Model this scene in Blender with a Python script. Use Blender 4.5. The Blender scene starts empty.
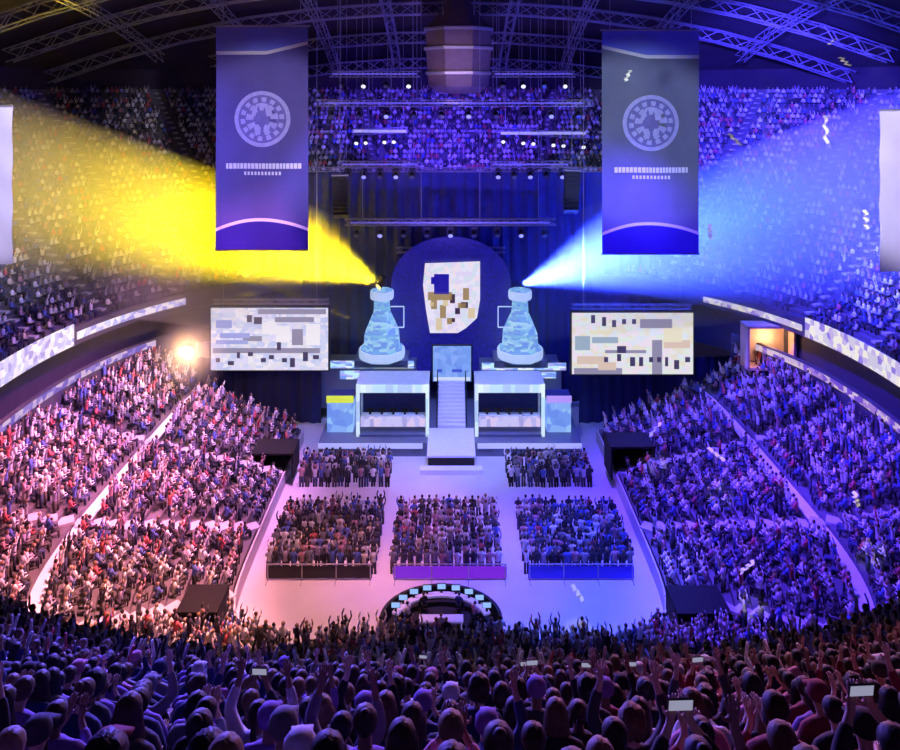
import bpy, bmesh, math, random
import numpy as np
from mathutils import Vector, Matrix

random.seed(7)
RNG = np.random.default_rng(7)
scene = bpy.context.scene
COL = scene.collection
PI = math.pi
F = 750.0            # focal length in pixels of the 900-wide frame
H = 32.0             # eye height in metres
HY = 90.0            # horizon row


def at(px, py, d):
    """world point seen at pixel (px, py) at distance d along +y"""
    return Vector(((px - 450.0) * d / F, d, H - (py - HY) * d / F))


# ------------------------------------------------------------------ materials
def srgb(r, g, b):
    def f(c):
        c /= 255.0
        return c / 12.92 if c <= 0.04045 else ((c + 0.055) / 1.055) ** 2.4
    return (f(r), f(g), f(b), 1.0)


def mat(name, color, rough=0.7, metal=0.0, emit=None, strength=0.0, noise=0.0, nscale=3.0, bump=0.0, sheen=0.0):
    m = bpy.data.materials.new(name)
    m.use_nodes = True
    nt = m.node_tree
    p = nt.nodes['Principled BSDF']
    p.inputs['Base Color'].default_value = color
    p.inputs['Roughness'].default_value = rough
    p.inputs['Metallic'].default_value = metal
    if sheen:
        p.inputs['Sheen Weight'].default_value = sheen
    if emit:
        p.inputs['Emission Color'].default_value = emit
        p.inputs['Emission Strength'].default_value = strength
    if noise or bump:
        tc = nt.nodes.new('ShaderNodeTexCoord')
        n = nt.nodes.new('ShaderNodeTexNoise')
        n.inputs['Scale'].default_value = nscale
        n.inputs['Detail'].default_value = 5
        nt.links.new(tc.outputs['Object'], n.inputs['Vector'])
        if noise:
            mx = nt.nodes.new('ShaderNodeMix')
            mx.data_type = 'RGBA'
            mx.inputs[6].default_value = tuple(c * (1 - noise) for c in color[:3]) + (1,)
            mx.inputs[7].default_value = tuple(min(1, c * (1 + noise)) for c in color[:3]) + (1,)
            nt.links.new(n.outputs['Fac'], mx.inputs[0])
            nt.links.new(mx.outputs[2], p.inputs['Base Color'])
        if bump:
            b = nt.nodes.new('ShaderNodeBump')
            b.inputs['Strength'].default_value = bump
            nt.links.new(n.outputs['Fac'], b.inputs['Height'])
            nt.links.new(b.outputs['Normal'], p.inputs['Normal'])
    return m


def led(name, cols, scale, strength, detail=1.0, stretch=(1, 1, 1)):
    """LED wall showing a coarse picture: voronoi cells picked from a colour list (what the panel gives off)"""
    m = bpy.data.materials.new(name)
    m.use_nodes = True
    nt = m.node_tree
    p = nt.nodes['Principled BSDF']
    p.inputs['Base Color'].default_value = (0.02, 0.02, 0.02, 1)
    p.inputs['Roughness'].default_value = 0.4
    tc = nt.nodes.new('ShaderNodeTexCoord')
    mp = nt.nodes.new('ShaderNodeMapping')
    mp.inputs['Scale'].default_value = stretch
    v = nt.nodes.new('ShaderNodeTexVoronoi')
    v.inputs['Scale'].default_value = scale * 3.0
    v.inputs['Randomness'].default_value = 0.7
    sp = nt.nodes.new('ShaderNodeSeparateColor')
    cr = nt.nodes.new('ShaderNodeValToRGB')
    cr.color_ramp.interpolation = 'CONSTANT' if detail else 'LINEAR'
    els = cr.color_ramp.elements
    while len(els) < len(cols):
        els.new(0.5)
    for i, c in enumerate(cols):
        els[i].position = i / len(cols)
        els[i].color = c
    nt.links.new(tc.outputs['Object'], mp.inputs['Vector'])
    nt.links.new(mp.outputs['Vector'], v.inputs['Vector'])
    nt.links.new(v.outputs['Color'], sp.inputs['Color'])
    nt.links.new(sp.outputs['Red'], cr.inputs['Fac'])
    nt.links.new(cr.outputs['Color'], p.inputs['Emission Color'])
    p.inputs['Emission Strength'].default_value = strength
    return m


def vcol_mat(name):
    m = bpy.data.materials.new(name)
    m.use_nodes = True
    nt = m.node_tree
    p = nt.nodes['Principled BSDF']
    a = nt.nodes.new('ShaderNodeAttribute')
    a.attribute_name = 'own_colour'
    nt.links.new(a.outputs['Color'], p.inputs['Base Color'])
    p.inputs['Roughness'].default_value = 0.8
    return m


M = {}
M['floor'] = mat('pale_arena_floor', (0.62, 0.6, 0.62, 1), 0.55, noise=0.16, nscale=0.35)
M['aisle'] = mat('aisle_carpet', (0.8, 0.8, 0.82, 1), 0.7, noise=0.08, nscale=1.2)
M['concrete'] = mat('terrace_concrete', (0.13, 0.12, 0.13, 1), 0.85, noise=0.3, nscale=0.8, bump=0.2)
M['stairs'] = mat('pale_aisle_stairs', (0.55, 0.54, 0.56, 1), 0.8, noise=0.2, nscale=1.5)
M['roof'] = mat('dark_roof_deck', (0.035, 0.025, 0.035, 1), 0.9, noise=0.5, nscale=0.4)
M['black'] = mat('matt_black', (0.012, 0.012, 0.016, 1), 0.6, noise=0.3, nscale=2)
M['steel'] = mat('truss_aluminium', (0.42, 0.41, 0.45, 1), 0.45, 0.5, noise=0.2, nscale=4)
M['drape'] = mat('navy_drape', (0.03, 0.035, 0.16, 1), 0.9, noise=0.35, nscale=0.9, bump=0.6)
M['deck'] = mat('stage_deck', (0.16, 0.17, 0.28, 1), 0.35, noise=0.2, nscale=1.0)
M['white'] = mat('white_stage_panel', (0.8, 0.82, 0.86, 1), 0.5, noise=0.08, nscale=2)
M['glass'] = mat('dark_booth_glass', (0.03, 0.06, 0.12, 1), 0.12, noise=0.2)
M['fascia'] = mat('grey_fascia', (0.07, 0.065, 0.09, 1), 0.7, noise=0.2, nscale=1)
M['skin'] = mat('skin', (0.55, 0.34, 0.25, 1), 0.6, noise=0.12, nscale=12)
M['banner'] = mat('indigo_banner_cloth', (0.12, 0.10, 0.34, 1), 0.8, noise=0.2, nscale=0.5, bump=0.1)
M['banner_foot'] = mat('deep_blue_banner_print', (0.03, 0.02, 0.3, 1), 0.8, noise=0.15, nscale=0.5)
M['banner_top'] = mat('bright_blue_banner_print', (0.22, 0.27, 0.95, 1), 0.8, noise=0.15, nscale=0.5)
M['banner_line'] = mat('pale_lilac_print', (0.95, 0.95, 1.0, 1), 0.8, noise=0.1, nscale=3)
M['banner_b'] = mat('slate_blue_banner_cloth', (0.17, 0.18, 0.27, 1), 0.8, noise=0.35, nscale=0.4, bump=0.1)
M['side_banner'] = mat('lilac_banner_cloth', (0.72, 0.68, 0.95, 1), 0.8, noise=0.1, nscale=0.6)
M['emblem'] = mat('lilac_crest_print', (0.50, 0.48, 0.92, 1), 0.8, noise=0.3, nscale=2)
M['crest_disc'] = mat('violet_crest_tint', (0.2, 0.18, 0.5, 1), 0.8, noise=0.3, nscale=2)
M['gold'] = mat('gold_foil', (0.9, 0.78, 0.45, 1), 0.35, 0.3, emit=None, noise=0.1)


# ------------------------------------------------------------------ mesh kit
class MB:
    def __init__(self):
        self.v = []
        self.f = []

    def box(self, c, s, rot=None):
        x, y, z = (k / 2 for k in s)
        R = rot if rot is not None else Matrix.Identity(3)
        n = len(self.v)
        c = Vector(c)
        for dx in (-x, x):
            for dy in (-y, y):
                for dz in (-z, z):
                    self.v.append(c + R @ Vector((dx, dy, dz)))
        for q in ((0, 1, 3, 2), (4, 6, 7, 5), (0, 4, 5, 1), (2, 3, 7, 6), (0, 2, 6, 4), (1, 5, 7, 3)):
            self.f.append(tuple(n + k for k in q))
        return self

    def bar(self, a, b, r=0.04, seg=4, r2=None):
        a, b = Vector(a), Vector(b)
        d = b - a
        if d.length < 1e-6:
            return self
        z = d.normalized()
        x = z.orthogonal().normalized()
        y = z.cross(x)
        n = len(self.v)
        for p, rr in ((a, r), (b, r if r2 is None else r2)):
            for k in range(seg):
                t = 2 * PI * (k + 0.5) / seg
                self.v.append(p + x * math.cos(t) * rr + y * math.sin(t) * rr)
        for k in range(seg):
            l = (k + 1) % seg
            self.f.append((n + k, n + l, n + seg + l, n + seg + k))
        self.f.append(tuple(n + k for k in reversed(range(seg))))
        self.f.append(tuple(n + seg + k for k in range(seg)))
        return self

    def lathe(self, c, prof, seg=16):
        """prof: list of (radius, z)"""
        n = len(self.v)
        c = Vector(c)
        for r, z in prof:
            for k in range(seg):
                t = 2 * PI * (k + 0.5) / seg
                self.v.append(c + Vector((r * math.cos(t), r * math.sin(t), z)))
        for i in range(len(prof) - 1):
            for k in range(seg):
                l = (k + 1) % seg
                a = n + i * seg
                self.f.append((a + k, a + l, a + seg + l, a + seg + k))
        self.f.append(tuple(n + k for k in reversed(range(seg))))
        a = n + (len(prof) - 1) * seg
        self.f.append(tuple(a + k for k in range(seg)))
        return self

    def ball(self, c, r, seg=10, rings=7, s=(1, 1, 1)):
        prof = []
        for i in range(rings + 1):
            t = PI * i / rings
            prof.append((max(1e-3, r * math.sin(t)), -r * math.cos(t)))
        n = len(self.v)
        self.lathe((0, 0, 0), prof, seg)
        c = Vector(c)
        for i in range(n, len(self.v)):
            q = self.v[i]
            self.v[i] = c + Vector((q.x * s[0], q.y * s[1], q.z * s[2]))
        return self

    def quad(self, a, b, c, d):
        n = len(self.v)
        self.v += [Vector(a), Vector(b), Vector(c), Vector(d)]
        self.f.append((n, n + 1, n + 2, n + 3))
        return self

    def grid(self, P):
        """P: rows of points"""
        n = len(self.v)
        w = len(P[0])
        for r in P:
            self.v += [Vector(q) for q in r]
        for i in range(len(P) - 1):
            for j in range(w - 1):
                a = n + i * w + j
                self.f.append((a, a + 1, a + w + 1, a + w))
        return self

    def ribbon(self, pts, h, t=0.15, up=Vector((0, 0, 1))):
        """vertical band along pts (closed section of thickness t, height h)"""
        n = len(pts)
        base = len(self.v)
        for i, q in enumerate(pts):
            q = Vector(q)
            a = Vector(pts[max(0, i - 1)])
            b = Vector(pts[min(n - 1, i + 1)])
            d = (b - a)
            d.z = 0
            d = d.normalized()
            o = Vector((-d.y, d.x, 0)) * t / 2
            self.v += [q - o, q + o, q + o + up * h, q - o + up * h]
        for i in range(n - 1):
            a = base + 4 * i
            for k in range(4):
                l = (k + 1) % 4
                self.f.append((a + k, a + l, a + 4 + l, a + 4 + k))
        self.f.append((base + 3, base + 2, base + 1, base))
        a = base + 4 * (n - 1)
        self.f.append((a, a + 1, a + 2, a + 3))
        return self

    def build(self, name, m, parent=None, smooth=False, origin=None):
        me = bpy.data.meshes.new(name)
        o0 = Vector(origin) if origin is not None else (Vector((0, 0, 0)))
        me.from_pydata([tuple(q - o0) for q in self.v], [], self.f)
        me.materials.append(m)
        if smooth:
            me.polygons.foreach_set('use_smooth', [True] * len(me.polygons))
        me.update()
        o = bpy.data.objects.new(name, me)
        o.location = o0
        COL.objects.link(o)
        if parent is not None:
            o.parent = parent
            o.location = o0 - parent.location if parent.get('_w') is None else o0
        return o


def tag(o, label=None, cat=None, group=None, kind=None):
    if label:
        o['label'] = label
    if cat:
        o['category'] = cat
    if group:
        o['group'] = group
    if kind:
        o['kind'] = kind
    return o


def empty(name, loc, label, cat, group=None):
    o = bpy.data.objects.new(name, None)
    o.empty_display_size = 0.2
    COL.objects.link(o)
    o.location = loc
    return tag(o, label, cat, group)


def part(mb, name, m, root, smooth=False):
    """mesh given in world space, parented to root (root has no rotation)"""
    me_o = mb.build(name, m, None, smooth)
    p = root
    off = Vector((0, 0, 0))
    while p is not None:
        off += p.location
        p = p.parent
    me_o.data.transform(Matrix.Translation(-off))
    me_o.parent = root
    return me_o


def copy_tree(o, parent=None):
    c = o.copy()
    COL.objects.link(c)
    c.parent = parent
    for ch in list(o.children):
        copy_tree(ch, c)
    return c


ORD = ['first', 'second', 'third', 'fourth', 'fifth', 'sixth', 'seventh', 'eighth', 'ninth', 'tenth', 'eleventh', 'twelfth',
       'thirteenth', 'fourteenth', 'fifteenth', 'sixteenth', 'seventeenth', 'eighteenth', 'nineteenth', 'twentieth']


def ordinal(i):
    if i < 20:
        return ORD[i]
    t = ['', '', 'twenty', 'thirty', 'forty'][(i + 1) // 10]
    k = (i + 1) % 10
    return {'twenty': 'twentieth', 'thirty': 'thirtieth', 'forty': 'fortieth'}[t] if k == 0 else t + '-' + ORD[k - 1]


# ------------------------------------------------------------------ the bowl in plan
def lerp(a, b, u):
    return a + (b - a) * u


def supercurve(a, bn, bf, yc, n, t):
    c, s = math.cos(t), math.sin(t)
    x = a * math.copysign(abs(c) ** (2 / n), c)
    b = bf if s > 0 else bn
    y = yc + b * math.copysign(abs(s) ** (2 / n), s)
    return x, y


def resample(P, n):
    P = np.array(P)
    d = np.r_[0, np.cumsum(np.hypot(*np.diff(P, axis=0).T))]
    s = np.linspace(0, d[-1], n)
    return np.c_[np.interp(s, d, P[:, 0]), np.interp(s, d, P[:, 1])], d[-1]


LOW_ROWS = 20
CUT = 68.3


def low_curve(u, n=160):
    a = lerp(13.6, 30.0, u)
    yc = lerp(57, 52, u)
    bn = lerp(15.0, 26.2, u)
    bf = lerp(20.0, 27.0, u)
    k = lerp(7.0, 2.3, u)
    ts = np.linspace(PI - 0.02 + 0.02, 2 * PI, 300)
    pts = [supercurve(a, bn, bf, yc, k, t) for t in np.linspace(PI / 2 + 0.001, 2 * PI + PI / 2 - 0.001, 900)]
    pts = [p for p in pts if p[1] <= CUT + 1e-6]
    # close exactly on the cut
    pts[0] = (pts[0][0], CUT)
    pts[-1] = (pts[-1][0], CUT)
    return resample(pts, n)


def low_z(r):
    return 1.1 + 0.345 * r


UP_ROWS = 32
UP_Z0 = 13.0


def up_curve(off, n=260):
    a, b = 31.2 + off, 28.0 + off
    pts = [supercurve(a, b, b, 52, 2.2, t) for t in np.linspace(PI / 2, 2 * PI + PI / 2, 1400)]
    return resample(pts, n)


def up_z(r):
    return UP_Z0 + 0.584 * r


# lower bowl terrace
g = MB()
rows = []
for r in range(LOW_ROWS + 1):
    c, L = low_curve(r / LOW_ROWS)
    rows.append(c)
    z0 = low_z(r - 1) if r else 0.0
    rows_z = (z0, low_z(r))
strips = []
prev_z = 0.0
for r in range(LOW_ROWS + 1):
    c = rows[r]
    strips.append([(x, y, prev_z) for x, y in c])
    strips.append([(x, y, low_z(r)) for x, y in c])
    prev_z = low_z(r)
g.grid(strips)
# end walls of the terrace at the cut
for side in (0, -1):
    for r in range(LOW_ROWS):
        x0, y0 = rows[r][side]
        x1, y1 = rows[r + 1][side]
        g.quad((x0, y0, 0), (x1, y1, 0), (x1, y1, low_z(r)), (x0, y0, low_z(r)))
o = g.build('lower_terrace', M['concrete'])
tag(o, 'stepped grey lower seating terrace around the arena floor', 'terrace', kind='structure')

# upper terrace with bench step
g = MB()
strips = []
prev_z = UP_Z0 - 1.2
up_rows = []
for r in range(UP_ROWS + 1):
    c, L = up_curve(0.8 * r)
    up_rows.append(c)
    z = up_z(r)
    strips.append([(x, y, prev_z) for x, y in c])
    strips.append([(x, y, z) for x, y in c])
    cb, _ = up_curve(0.8 * r + 0.38)
    strips.append([(x, y, z) for x, y in cb])
    strips.append([(x, y, z + 0.40) for x, y in cb])
    cb2, _ = up_curve(0.8 * r + 0.79)
    strips.append([(x, y, z + 0.40) for x, y in cb2])
    prev_z = z + 0.40
g.grid(strips)
o = g.build('upper_terrace', M['concrete'])
tag(o, 'steep upper seating terrace with continuous benches', 'terrace', kind='structure')

# walls between the tiers: concourse wall, its slab edge, underside of upper tier
c0, _ = up_curve(-0.2)
g = MB()
g.grid([[(x, y, 7.5) for x, y in up_curve(1.2)[0]], [(x, y, 12.0) for x, y in up_curve(1.2)[0]]])
g.grid([[(x, y, 11.9) for x, y in up_curve(1.4)[0]], [(x, y, 11.6) for x, y in c0]])
o = g.build('wall_concourse', M['fascia'])
tag(o, 'grey concourse wall between the two tiers', 'wall', kind='structure')
g = MB()
g.ribbon([(x, y, 11.6) for x, y in c0], 1.5, 0.3)
o = g.build('trim_1', M['fascia'])
tag(o, 'front edge of the upper tier', 'trim', kind='structure')
# club ledge just above the lower bowl
lc, _ = low_curve(1.0, 160)
g = MB()
lc2 = [(x, y) for x, y in lc]
g.ribbon([(x * 1.005, y, 7.9) for x, y in lc2], 1.9, 0.25)
o = g.build('trim_2', M['fascia'])
tag(o, 'pale parapet along the top of the lower tier', 'trim', kind='structure')

# floor
g = MB()
g.box((0, 60, -0.1), (140, 130, 0.2))
o = g.build('floor', M['floor'])
tag(o, 'pale arena floor', 'floor', kind='structure')

# dasher wall around the floor
g = MB()
inner = [(x, y, 0) for x, y in low_curve(0.0)[0]]
g.ribbon([(x * 0.985, y + (0.12 if y < 44 else 0), 0) for x, y, z in inner], 1.15, 0.12)
o = g.build('trim_3', M['stairs'])
tag(o, 'pale board wall around the floor', 'trim', kind='structure')

# roof shell
g = MB()
RP = []
NR = 18
for i in range(NR + 1):
    u = 1 - i / NR
    rim, _ = up_curve(0.8 * (UP_ROWS + 1))
    z = 34.6 + 13 * (1 - u ** 2.2)
    RP.append([(x * u, 52 + (y - 52) * u, z) for x, y in rim])
g.grid(RP)
rim = RP[0]
g.grid([[(x, y, up_z(UP_ROWS) - 0.3) for x, y, z in rim], rim])
o = g.build('ceiling', M['roof'])
tag(o, 'dark domed arena roof', 'ceiling', kind='structure')


# ------------------------------------------------------------------ aisles
def radial(rows_fn, zf, s, width, r0, r1, nrow, lift=0.02, steps=True):
    """stair strip across rows at normalised arc position s"""
    mb = MB()
    for r in range(r0, r1):
        c0, L = rows_fn(r)
        c1, _ = rows_fn(r + 1)
        i = s * (len(c0) - 1)
        k = int(i)
        k = min(k, len(c0) - 2)
        f = i - k
        p = c0[k] * (1 - f) + c0[k + 1] * f
        q = c1[k] * (1 - f) + c1[k + 1] * f
        d = q - p
        ln = math.hypot(*d)
        ang = math.atan2(d[1], d[0])
        R = Matrix.Rotation(ang, 3, 'Z')
        m = (p + q) / 2
        mb.box((m[0], m[1], zf(r) + 0.06), (ln * 0.98, width, 0.12 + 2 * lift), R)
    return mb


_low_cache = {r: low_curve(r / LOW_ROWS) for r in range(LOW_ROWS + 1)}
_up_cache = {r: up_curve(0.8 * r) for r in range(UP_ROWS + 1)}
LOW_AISLES = [0.1, 0.2, 0.295, 0.39, 0.61, 0.705, 0.8, 0.9]
for k, s in enumerate(LOW_AISLES):
    mb = radial(lambda r: _low_cache[r], low_z, s, 0.9, 0, LOW_ROWS, 160)
    o = mb.build('trim_%d' % (10 + k), M['stairs'])
    tag(o, 'pale stair aisle of the lower tier', 'stairs', kind='structure')
UP_AISLES = [0.035 + 0.0385 * k for k in range(0, 25)]
UP_AISLES = [s for s in UP_AISLES if (s < 0.36 or s > 0.64)]
for k, s in enumerate(UP_AISLES):
    mb = radial(lambda r: _up_cache[r], lambda r: up_z(r) + 0.4, s, 0.45, 0, UP_ROWS, 260)
    o = mb.build('trim_%d' % (30 + k), M['stairs'])
    tag(o, 'pale stair aisle of the upper tier', 'stairs', kind='structure')
# cross aisle half-way up the lower tier
CROSS = 11
for side in (0, 1):
    c0, _ = low_curve((CROSS + 0.02) / LOW_ROWS)
    c1, _ = low_curve((CROSS + 0.98) / LOW_ROWS)
    sl = slice(0, 62) if side == 0 else slice(98, 160)
    g = MB()
    g.grid([[(x, y, low_z(CROSS) + 0.04) for x, y in c0[sl]], [(x, y, low_z(CROSS) + 0.04) for x, y in c1[sl]]])
    o = g.build('trim_%d' % (60 + side), M['aisle'])
    tag(o, 'pale cross aisle of the lower tier', 'walkway', kind='structure')


# ------------------------------------------------------------------ vomitories (entrances through the terrace)
VOM_M = mat('entrance_black', (0.004, 0.004, 0.006, 1), 0.9, noise=0.2)


def vomitory(px, py, d, w, h, dep, lab, flip=1):
    p = at(px, py, d)
    x, y, z = p
    g = MB()
    t = 0.15
    g.box((x - w / 2, y, z + h / 2), (t, dep, h))
    g.box((x + w / 2, y, z + h / 2), (t, dep, h))
    g.box((x, y, z + h), (w + t, dep, t))
    g.box((x, y + dep / 2, z + h / 2), (w, t, h))
    o = g.build('vomitory', VOM_M)
    tag(o, lab, 'entrance', 'dark entrances through the lower tier', kind='structure')
    return (x, y, w, dep)


VOMS = []
VOMS.append(vomitory(203, 625, 43.6, 2.2, 1.5, 2.4, 'black entrance box in the near left corner of the lower tier'))
VOMS.append(vomitory(698, 628, 43.4, 2.9, 1.6, 2.4, 'black entrance box in the near right corner of the lower tier'))
VOMS.append(vomitory(276, 470, 61.8, 3.2, 1.9, 2.6, 'black entrance box in the lower tier beside the left stage end'))
VOMS.append(vomitory(629, 472, 61.5, 3.4, 2.6, 2.6, 'black entrance box in the lower tier beside the right stage end'))


# ------------------------------------------------------------------ crowd (far people as one stuff object)
def person_template(kind, seed):
    """low-poly human facing +y; returns verts, quads/tris, region per vertex (0 skin 1 hair 2 top 3 legs)"""
    mb = MB()
    reg = []

    def mark(k):
        while len(reg) < len(mb.v):
            reg.append(k)
    st = kind.startswith('stand')
    hip = 0.86 if st else 0.40
    # legs
    for sx in (-1, 1):
        if st:
            mb.bar((sx * 0.1, 0, 0.0), (sx * 0.1, 0, hip), 0.075, 5, 0.10)
        else:
            mb.bar((sx * 0.1, -0.05, hip + 0.1), (sx * 0.12, 0.38, hip + 0.08), 0.1, 5, 0.075)
            mb.bar((sx * 0.12, 0.38, hip + 0.1), (sx * 0.12, 0.36, 0.0), 0.07, 4, 0.05)
    mark(3)
    zs = [(0.17, 0.12, hip - 0.02), (0.15, 0.11, hip + 0.22), (0.2, 0.13, hip + 0.46), (0.17, 0.10, hip + 0.56), (0.06, 0.06, hip + 0.62)]
    n0 = len(mb.v)
    for rx, ry, z in zs:
        for k in range(6):
            t = 2 * PI * k / 6
            mb.v.append(Vector((rx * math.cos(t), ry * math.sin(t), z)))
    for i in range(len(zs) - 1):
        for k in range(6):
            l = (k + 1) % 6
            a = n0 + 6 * i
            mb.f.append((a + k, a + l, a + 6 + l, a + 6 + k))
    sh = hip + 0.52
    for sx in (-1, 1):
        if 'up' in kind:
            mb.bar((sx * 0.19, 0, sh), (sx * 0.28, 0.1, sh + 0.26), 0.055, 4, 0.045)
            mb.bar((sx * 0.28, 0.1, sh + 0.26), (sx * 0.2, 0.16, sh + 0.52), 0.045, 4, 0.035)
        else:
            mb.bar((sx * 0.2, 0, sh), (sx * 0.26, 0.06, sh - 0.27), 0.055, 4, 0.045)
            mb.bar((sx * 0.26, 0.06, sh - 0.27), (sx * 0.12, 0.28, sh - 0.25), 0.045, 4, 0.04)
    mark(2)
    mb.ball((0, 0.02, hip + 0.73), 0.105, 6, 4, (0.9, 1, 1.15))
    mark(0)
    mb.ball((0, -0.015, hip + 0.765), 0.11, 6, 4, (0.95, 0.95, 1.0))
    mark(1)
    V = np.array([tuple(q) for q in mb.v], dtype=np.float32)
    return V, mb.f, np.array(reg)


TPL = [person_template(k, 0) for k in ('sit', 'sit_up', 'stand', 'stand_up')]

SKINS = np.array([(0.62, 0.42, 0.33), (0.5, 0.31, 0.22), (0.7, 0.5, 0.4), (0.32, 0.2, 0.13)])
HAIRS = np.array([(0.03, 0.02, 0.02), (0.09, 0.05, 0.03), (0.25, 0.16, 0.08), (0.015, 0.015, 0.02), (0.4, 0.3, 0.2)])
TOPS = np.array([(0.05, 0.05, 0.06), (0.03, 0.03, 0.05), (0.85, 0.85, 0.87), (0.7, 0.7, 0.72), (0.5, 0.5, 0.55), (0.25, 0.26, 0.3),
                 (0.6, 0.12, 0.13), (0.12, 0.18, 0.55), (0.75, 0.7, 0.6), (0.9, 0.9, 0.92), (0.08, 0.09, 0.12), (0.4, 0.35, 0.5),
                 (0.95, 0.95, 0.95), (0.55, 0.3, 0.35)])
LEGS = np.array([(0.03, 0.03, 0.06), (0.06, 0.08, 0.16), (0.1, 0.09, 0.08), (0.02, 0.02, 0.02)])

spots = []        # x, y, z, angle, template


def in_view(x, y, z, m=1.06):
    if y < 3:
        return False
    px = abs(x) * F / y
    py = HY + (H - z) * F / y
    return px < 450 * m + 10 and -60 < py < 800


def facing(x, y, tx=0.0, ty=66.0):
    return math.atan2(-(tx - x), ty - y)


def in_vom(x, y):
    for vx, vy, w, dep in VOMS:
        if abs(x - vx) < w / 2 + 0.4 and abs(y - vy) < dep / 2 + 0.7:
            return True
    return False


# lower bowl
for r in range(LOW_ROWS):
    if r == CROSS:
        continue
    c, L = low_curve((r + 0.55) / LOW_ROWS, 400)
    n = int(L / 0.50)
    cc, _ = resample(c, n)
    for i in range(1, n - 1):
        s = i / (n - 1)
        x, y = cc[i]
        if min(abs(s - a) for a in LOW_AISLES) * L < 0.75 or in_vom(x, y):
            continue
        if random.random() < 0.04 or not in_view(x, y, low_z(r) + 1):
            continue
        # near end of the lower bowl is hidden under the upper tier
        if y < 30 and abs(x) < 12:
            continue
        # corners where the seats run under the ledge
        spots.append((x + random.uniform(-.06, .06), y + random.uniform(-.06, .06), low_z(r), facing(x, y) + random.uniform(-.2, .2),
                      random.choice([0, 0, 0, 1, 2, 3])))
# upper tier (all but the rows nearest to the viewer, which are individuals)
near_seats = []
FIRST_NEAR_ROW = 11
for r in range(UP_ROWS):
    off = 0.8 * r + 0.58
    c, L = up_curve(off, 900)
    n = int(L / 0.57)
    cc, _ = resample(c, n)
    rowlist = []
    for i in range(n):
        x, y = cc[i]
        s = i / (n - 1)
        near = (y < 24 and r >= FIRST_NEAR_ROW)
        if y < 34 and near:
            if y > 3.2 and abs(x) < 0.6 * y + 0.75 and r <= 25:
                rowlist.append((x, y, up_z(r), r))
            elif y > 0.5 and 0.6 * y + 0.75 < abs(x) < 0.6 * y + 6:
                spots.append((x, y, up_z(r), facing(x, y), 0))
            continue
        if not in_view(x, y, up_z(r) + 1):
            continue
        if y > 40 and min(abs(s - a) for a in UP_AISLES) * L < 0.7:
            continue
        if random.random() < (0.16 if y > 40 else 0.04):
            continue
        spots.append((x + random.uniform(-.06, .06), y + random.uniform(-.05, .05), up_z(r), facing(x, y) + random.uniform(-.2, .2),
                      random.choice([0, 0, 0, 1])))
    if rowlist:
        rowlist.sort()
        near_seats.append(rowlist)
# floor blocks (standing)
BLOCKS = [(-12.0, -5.1, 49.6, 56.6), (-3.7, 3.7, 49.6, 56.6), (5.1, 12.0, 49.6, 56.6), (-12.0, -4.9, 60.5, 63.4), (4.9, 11.6, 60.5, 63.4)]
for x0, x1, y0, y1 in BLOCKS:
    y = y0
    while y < y1:
        x = x0
        while x <= x1 + 1e-6:
            if random.random() > 0.05:
                spots.append((x + random.uniform(-.08, .08), y + random.uniform(-.08, .08), 0.0, random.uniform(-.25, .25), random.choice([2, 2, 2, 3])))
            x += 0.53
        y += 0.72

Vs, Fs3, cols = [], [], []
loops, starts, totals = [], [], []
tot = 0
lt = 0
spots_np = spots
for tk in range(4):
    V, Fc, reg = TPL[tk]
    idx = [s for s in spots if s[4] == tk]
    if not idx:
        continue
    A = np.array([(s[0], s[1], s[2], s[3]) for s in idx], dtype=np.float32)
    n = len(idx)
    sc = RNG.uniform(0.92, 1.07, n).astype(np.float32)
    ca, sa = np.cos(A[:, 3]), np.sin(A[:, 3])
    X = (V[None, :, 0] * ca[:, None] - V[None, :, 1] * sa[:, None]) * sc[:, None] + A[:, 0:1]
    Y = (V[None, :, 0] * sa[:, None] + V[None, :, 1] * ca[:, None]) * sc[:, None] + A[:, 1:2]
    Z = V[None, :, 2] * sc[:, None] + A[:, 2:3]
    P = np.stack([X, Y, Z], -1).reshape(-1, 3)
    nv = len(V)
    C = np.ones((n, nv, 4), dtype=np.float32)
    pal = [SKINS, HAIRS, TOPS, LEGS]
    for k in range(4):
        sel = RNG.integers(0, len(pal[k]), n)
        if k == 2 and tk >= 2:
            # the dense floor blocks are mostly in dark clothes
            sel = np.where((A[:, 2] < 0.01) & (RNG.random(n) < 0.5), RNG.choice([0, 1, 5, 7, 10, 13], n), sel)
        pick = pal[k][sel] * RNG.uniform(0.8, 1.1, (n, 1))
        C[:, reg == k, :3] = np.clip(pick, 0, 1)[:, None, :]
    fl = np.concatenate([np.array(f) for f in Fc])
    ft = np.array([len(f) for f in Fc])
    LI = (fl[None, :] + (np.arange(n) * nv)[:, None] + tot).reshape(-1)
    loops.append(LI)
    totals.append(np.tile(ft, n))
    Vs.append(P)
    cols.append(C.reshape(-1, 4))
    tot += n * nv
P = np.concatenate(Vs)
LI = np.concatenate(loops)
T = np.concatenate(totals)
S = np.r_[0, np.cumsum(T)[:-1]]
me = bpy.data.meshes.new('crowd')
me.vertices.add(len(P))
me.vertices.foreach_set('co', P.astype(np.float32).ravel())
me.loops.add(len(LI))
me.loops.foreach_set('vertex_index', LI.astype(np.int32))
me.polygons.add(len(T))
me.polygons.foreach_set('loop_start', S.astype(np.int32))
me.polygons.foreach_set('loop_total', T.astype(np.int32))
me.update(calc_edges=True)
at_ = me.attributes.new('own_colour', 'FLOAT_COLOR', 'POINT')
at_.data.foreach_set('color', np.concatenate(cols).astype(np.float32).ravel())
me.materials.append(vcol_mat('crowd_clothes_and_skin'))
crowd = bpy.data.objects.new('crowd', me)
COL.objects.link(crowd)
tag(crowd, 'dense crowd filling the floor blocks and both tiers of the arena', 'crowd', kind='stuff')
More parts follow.
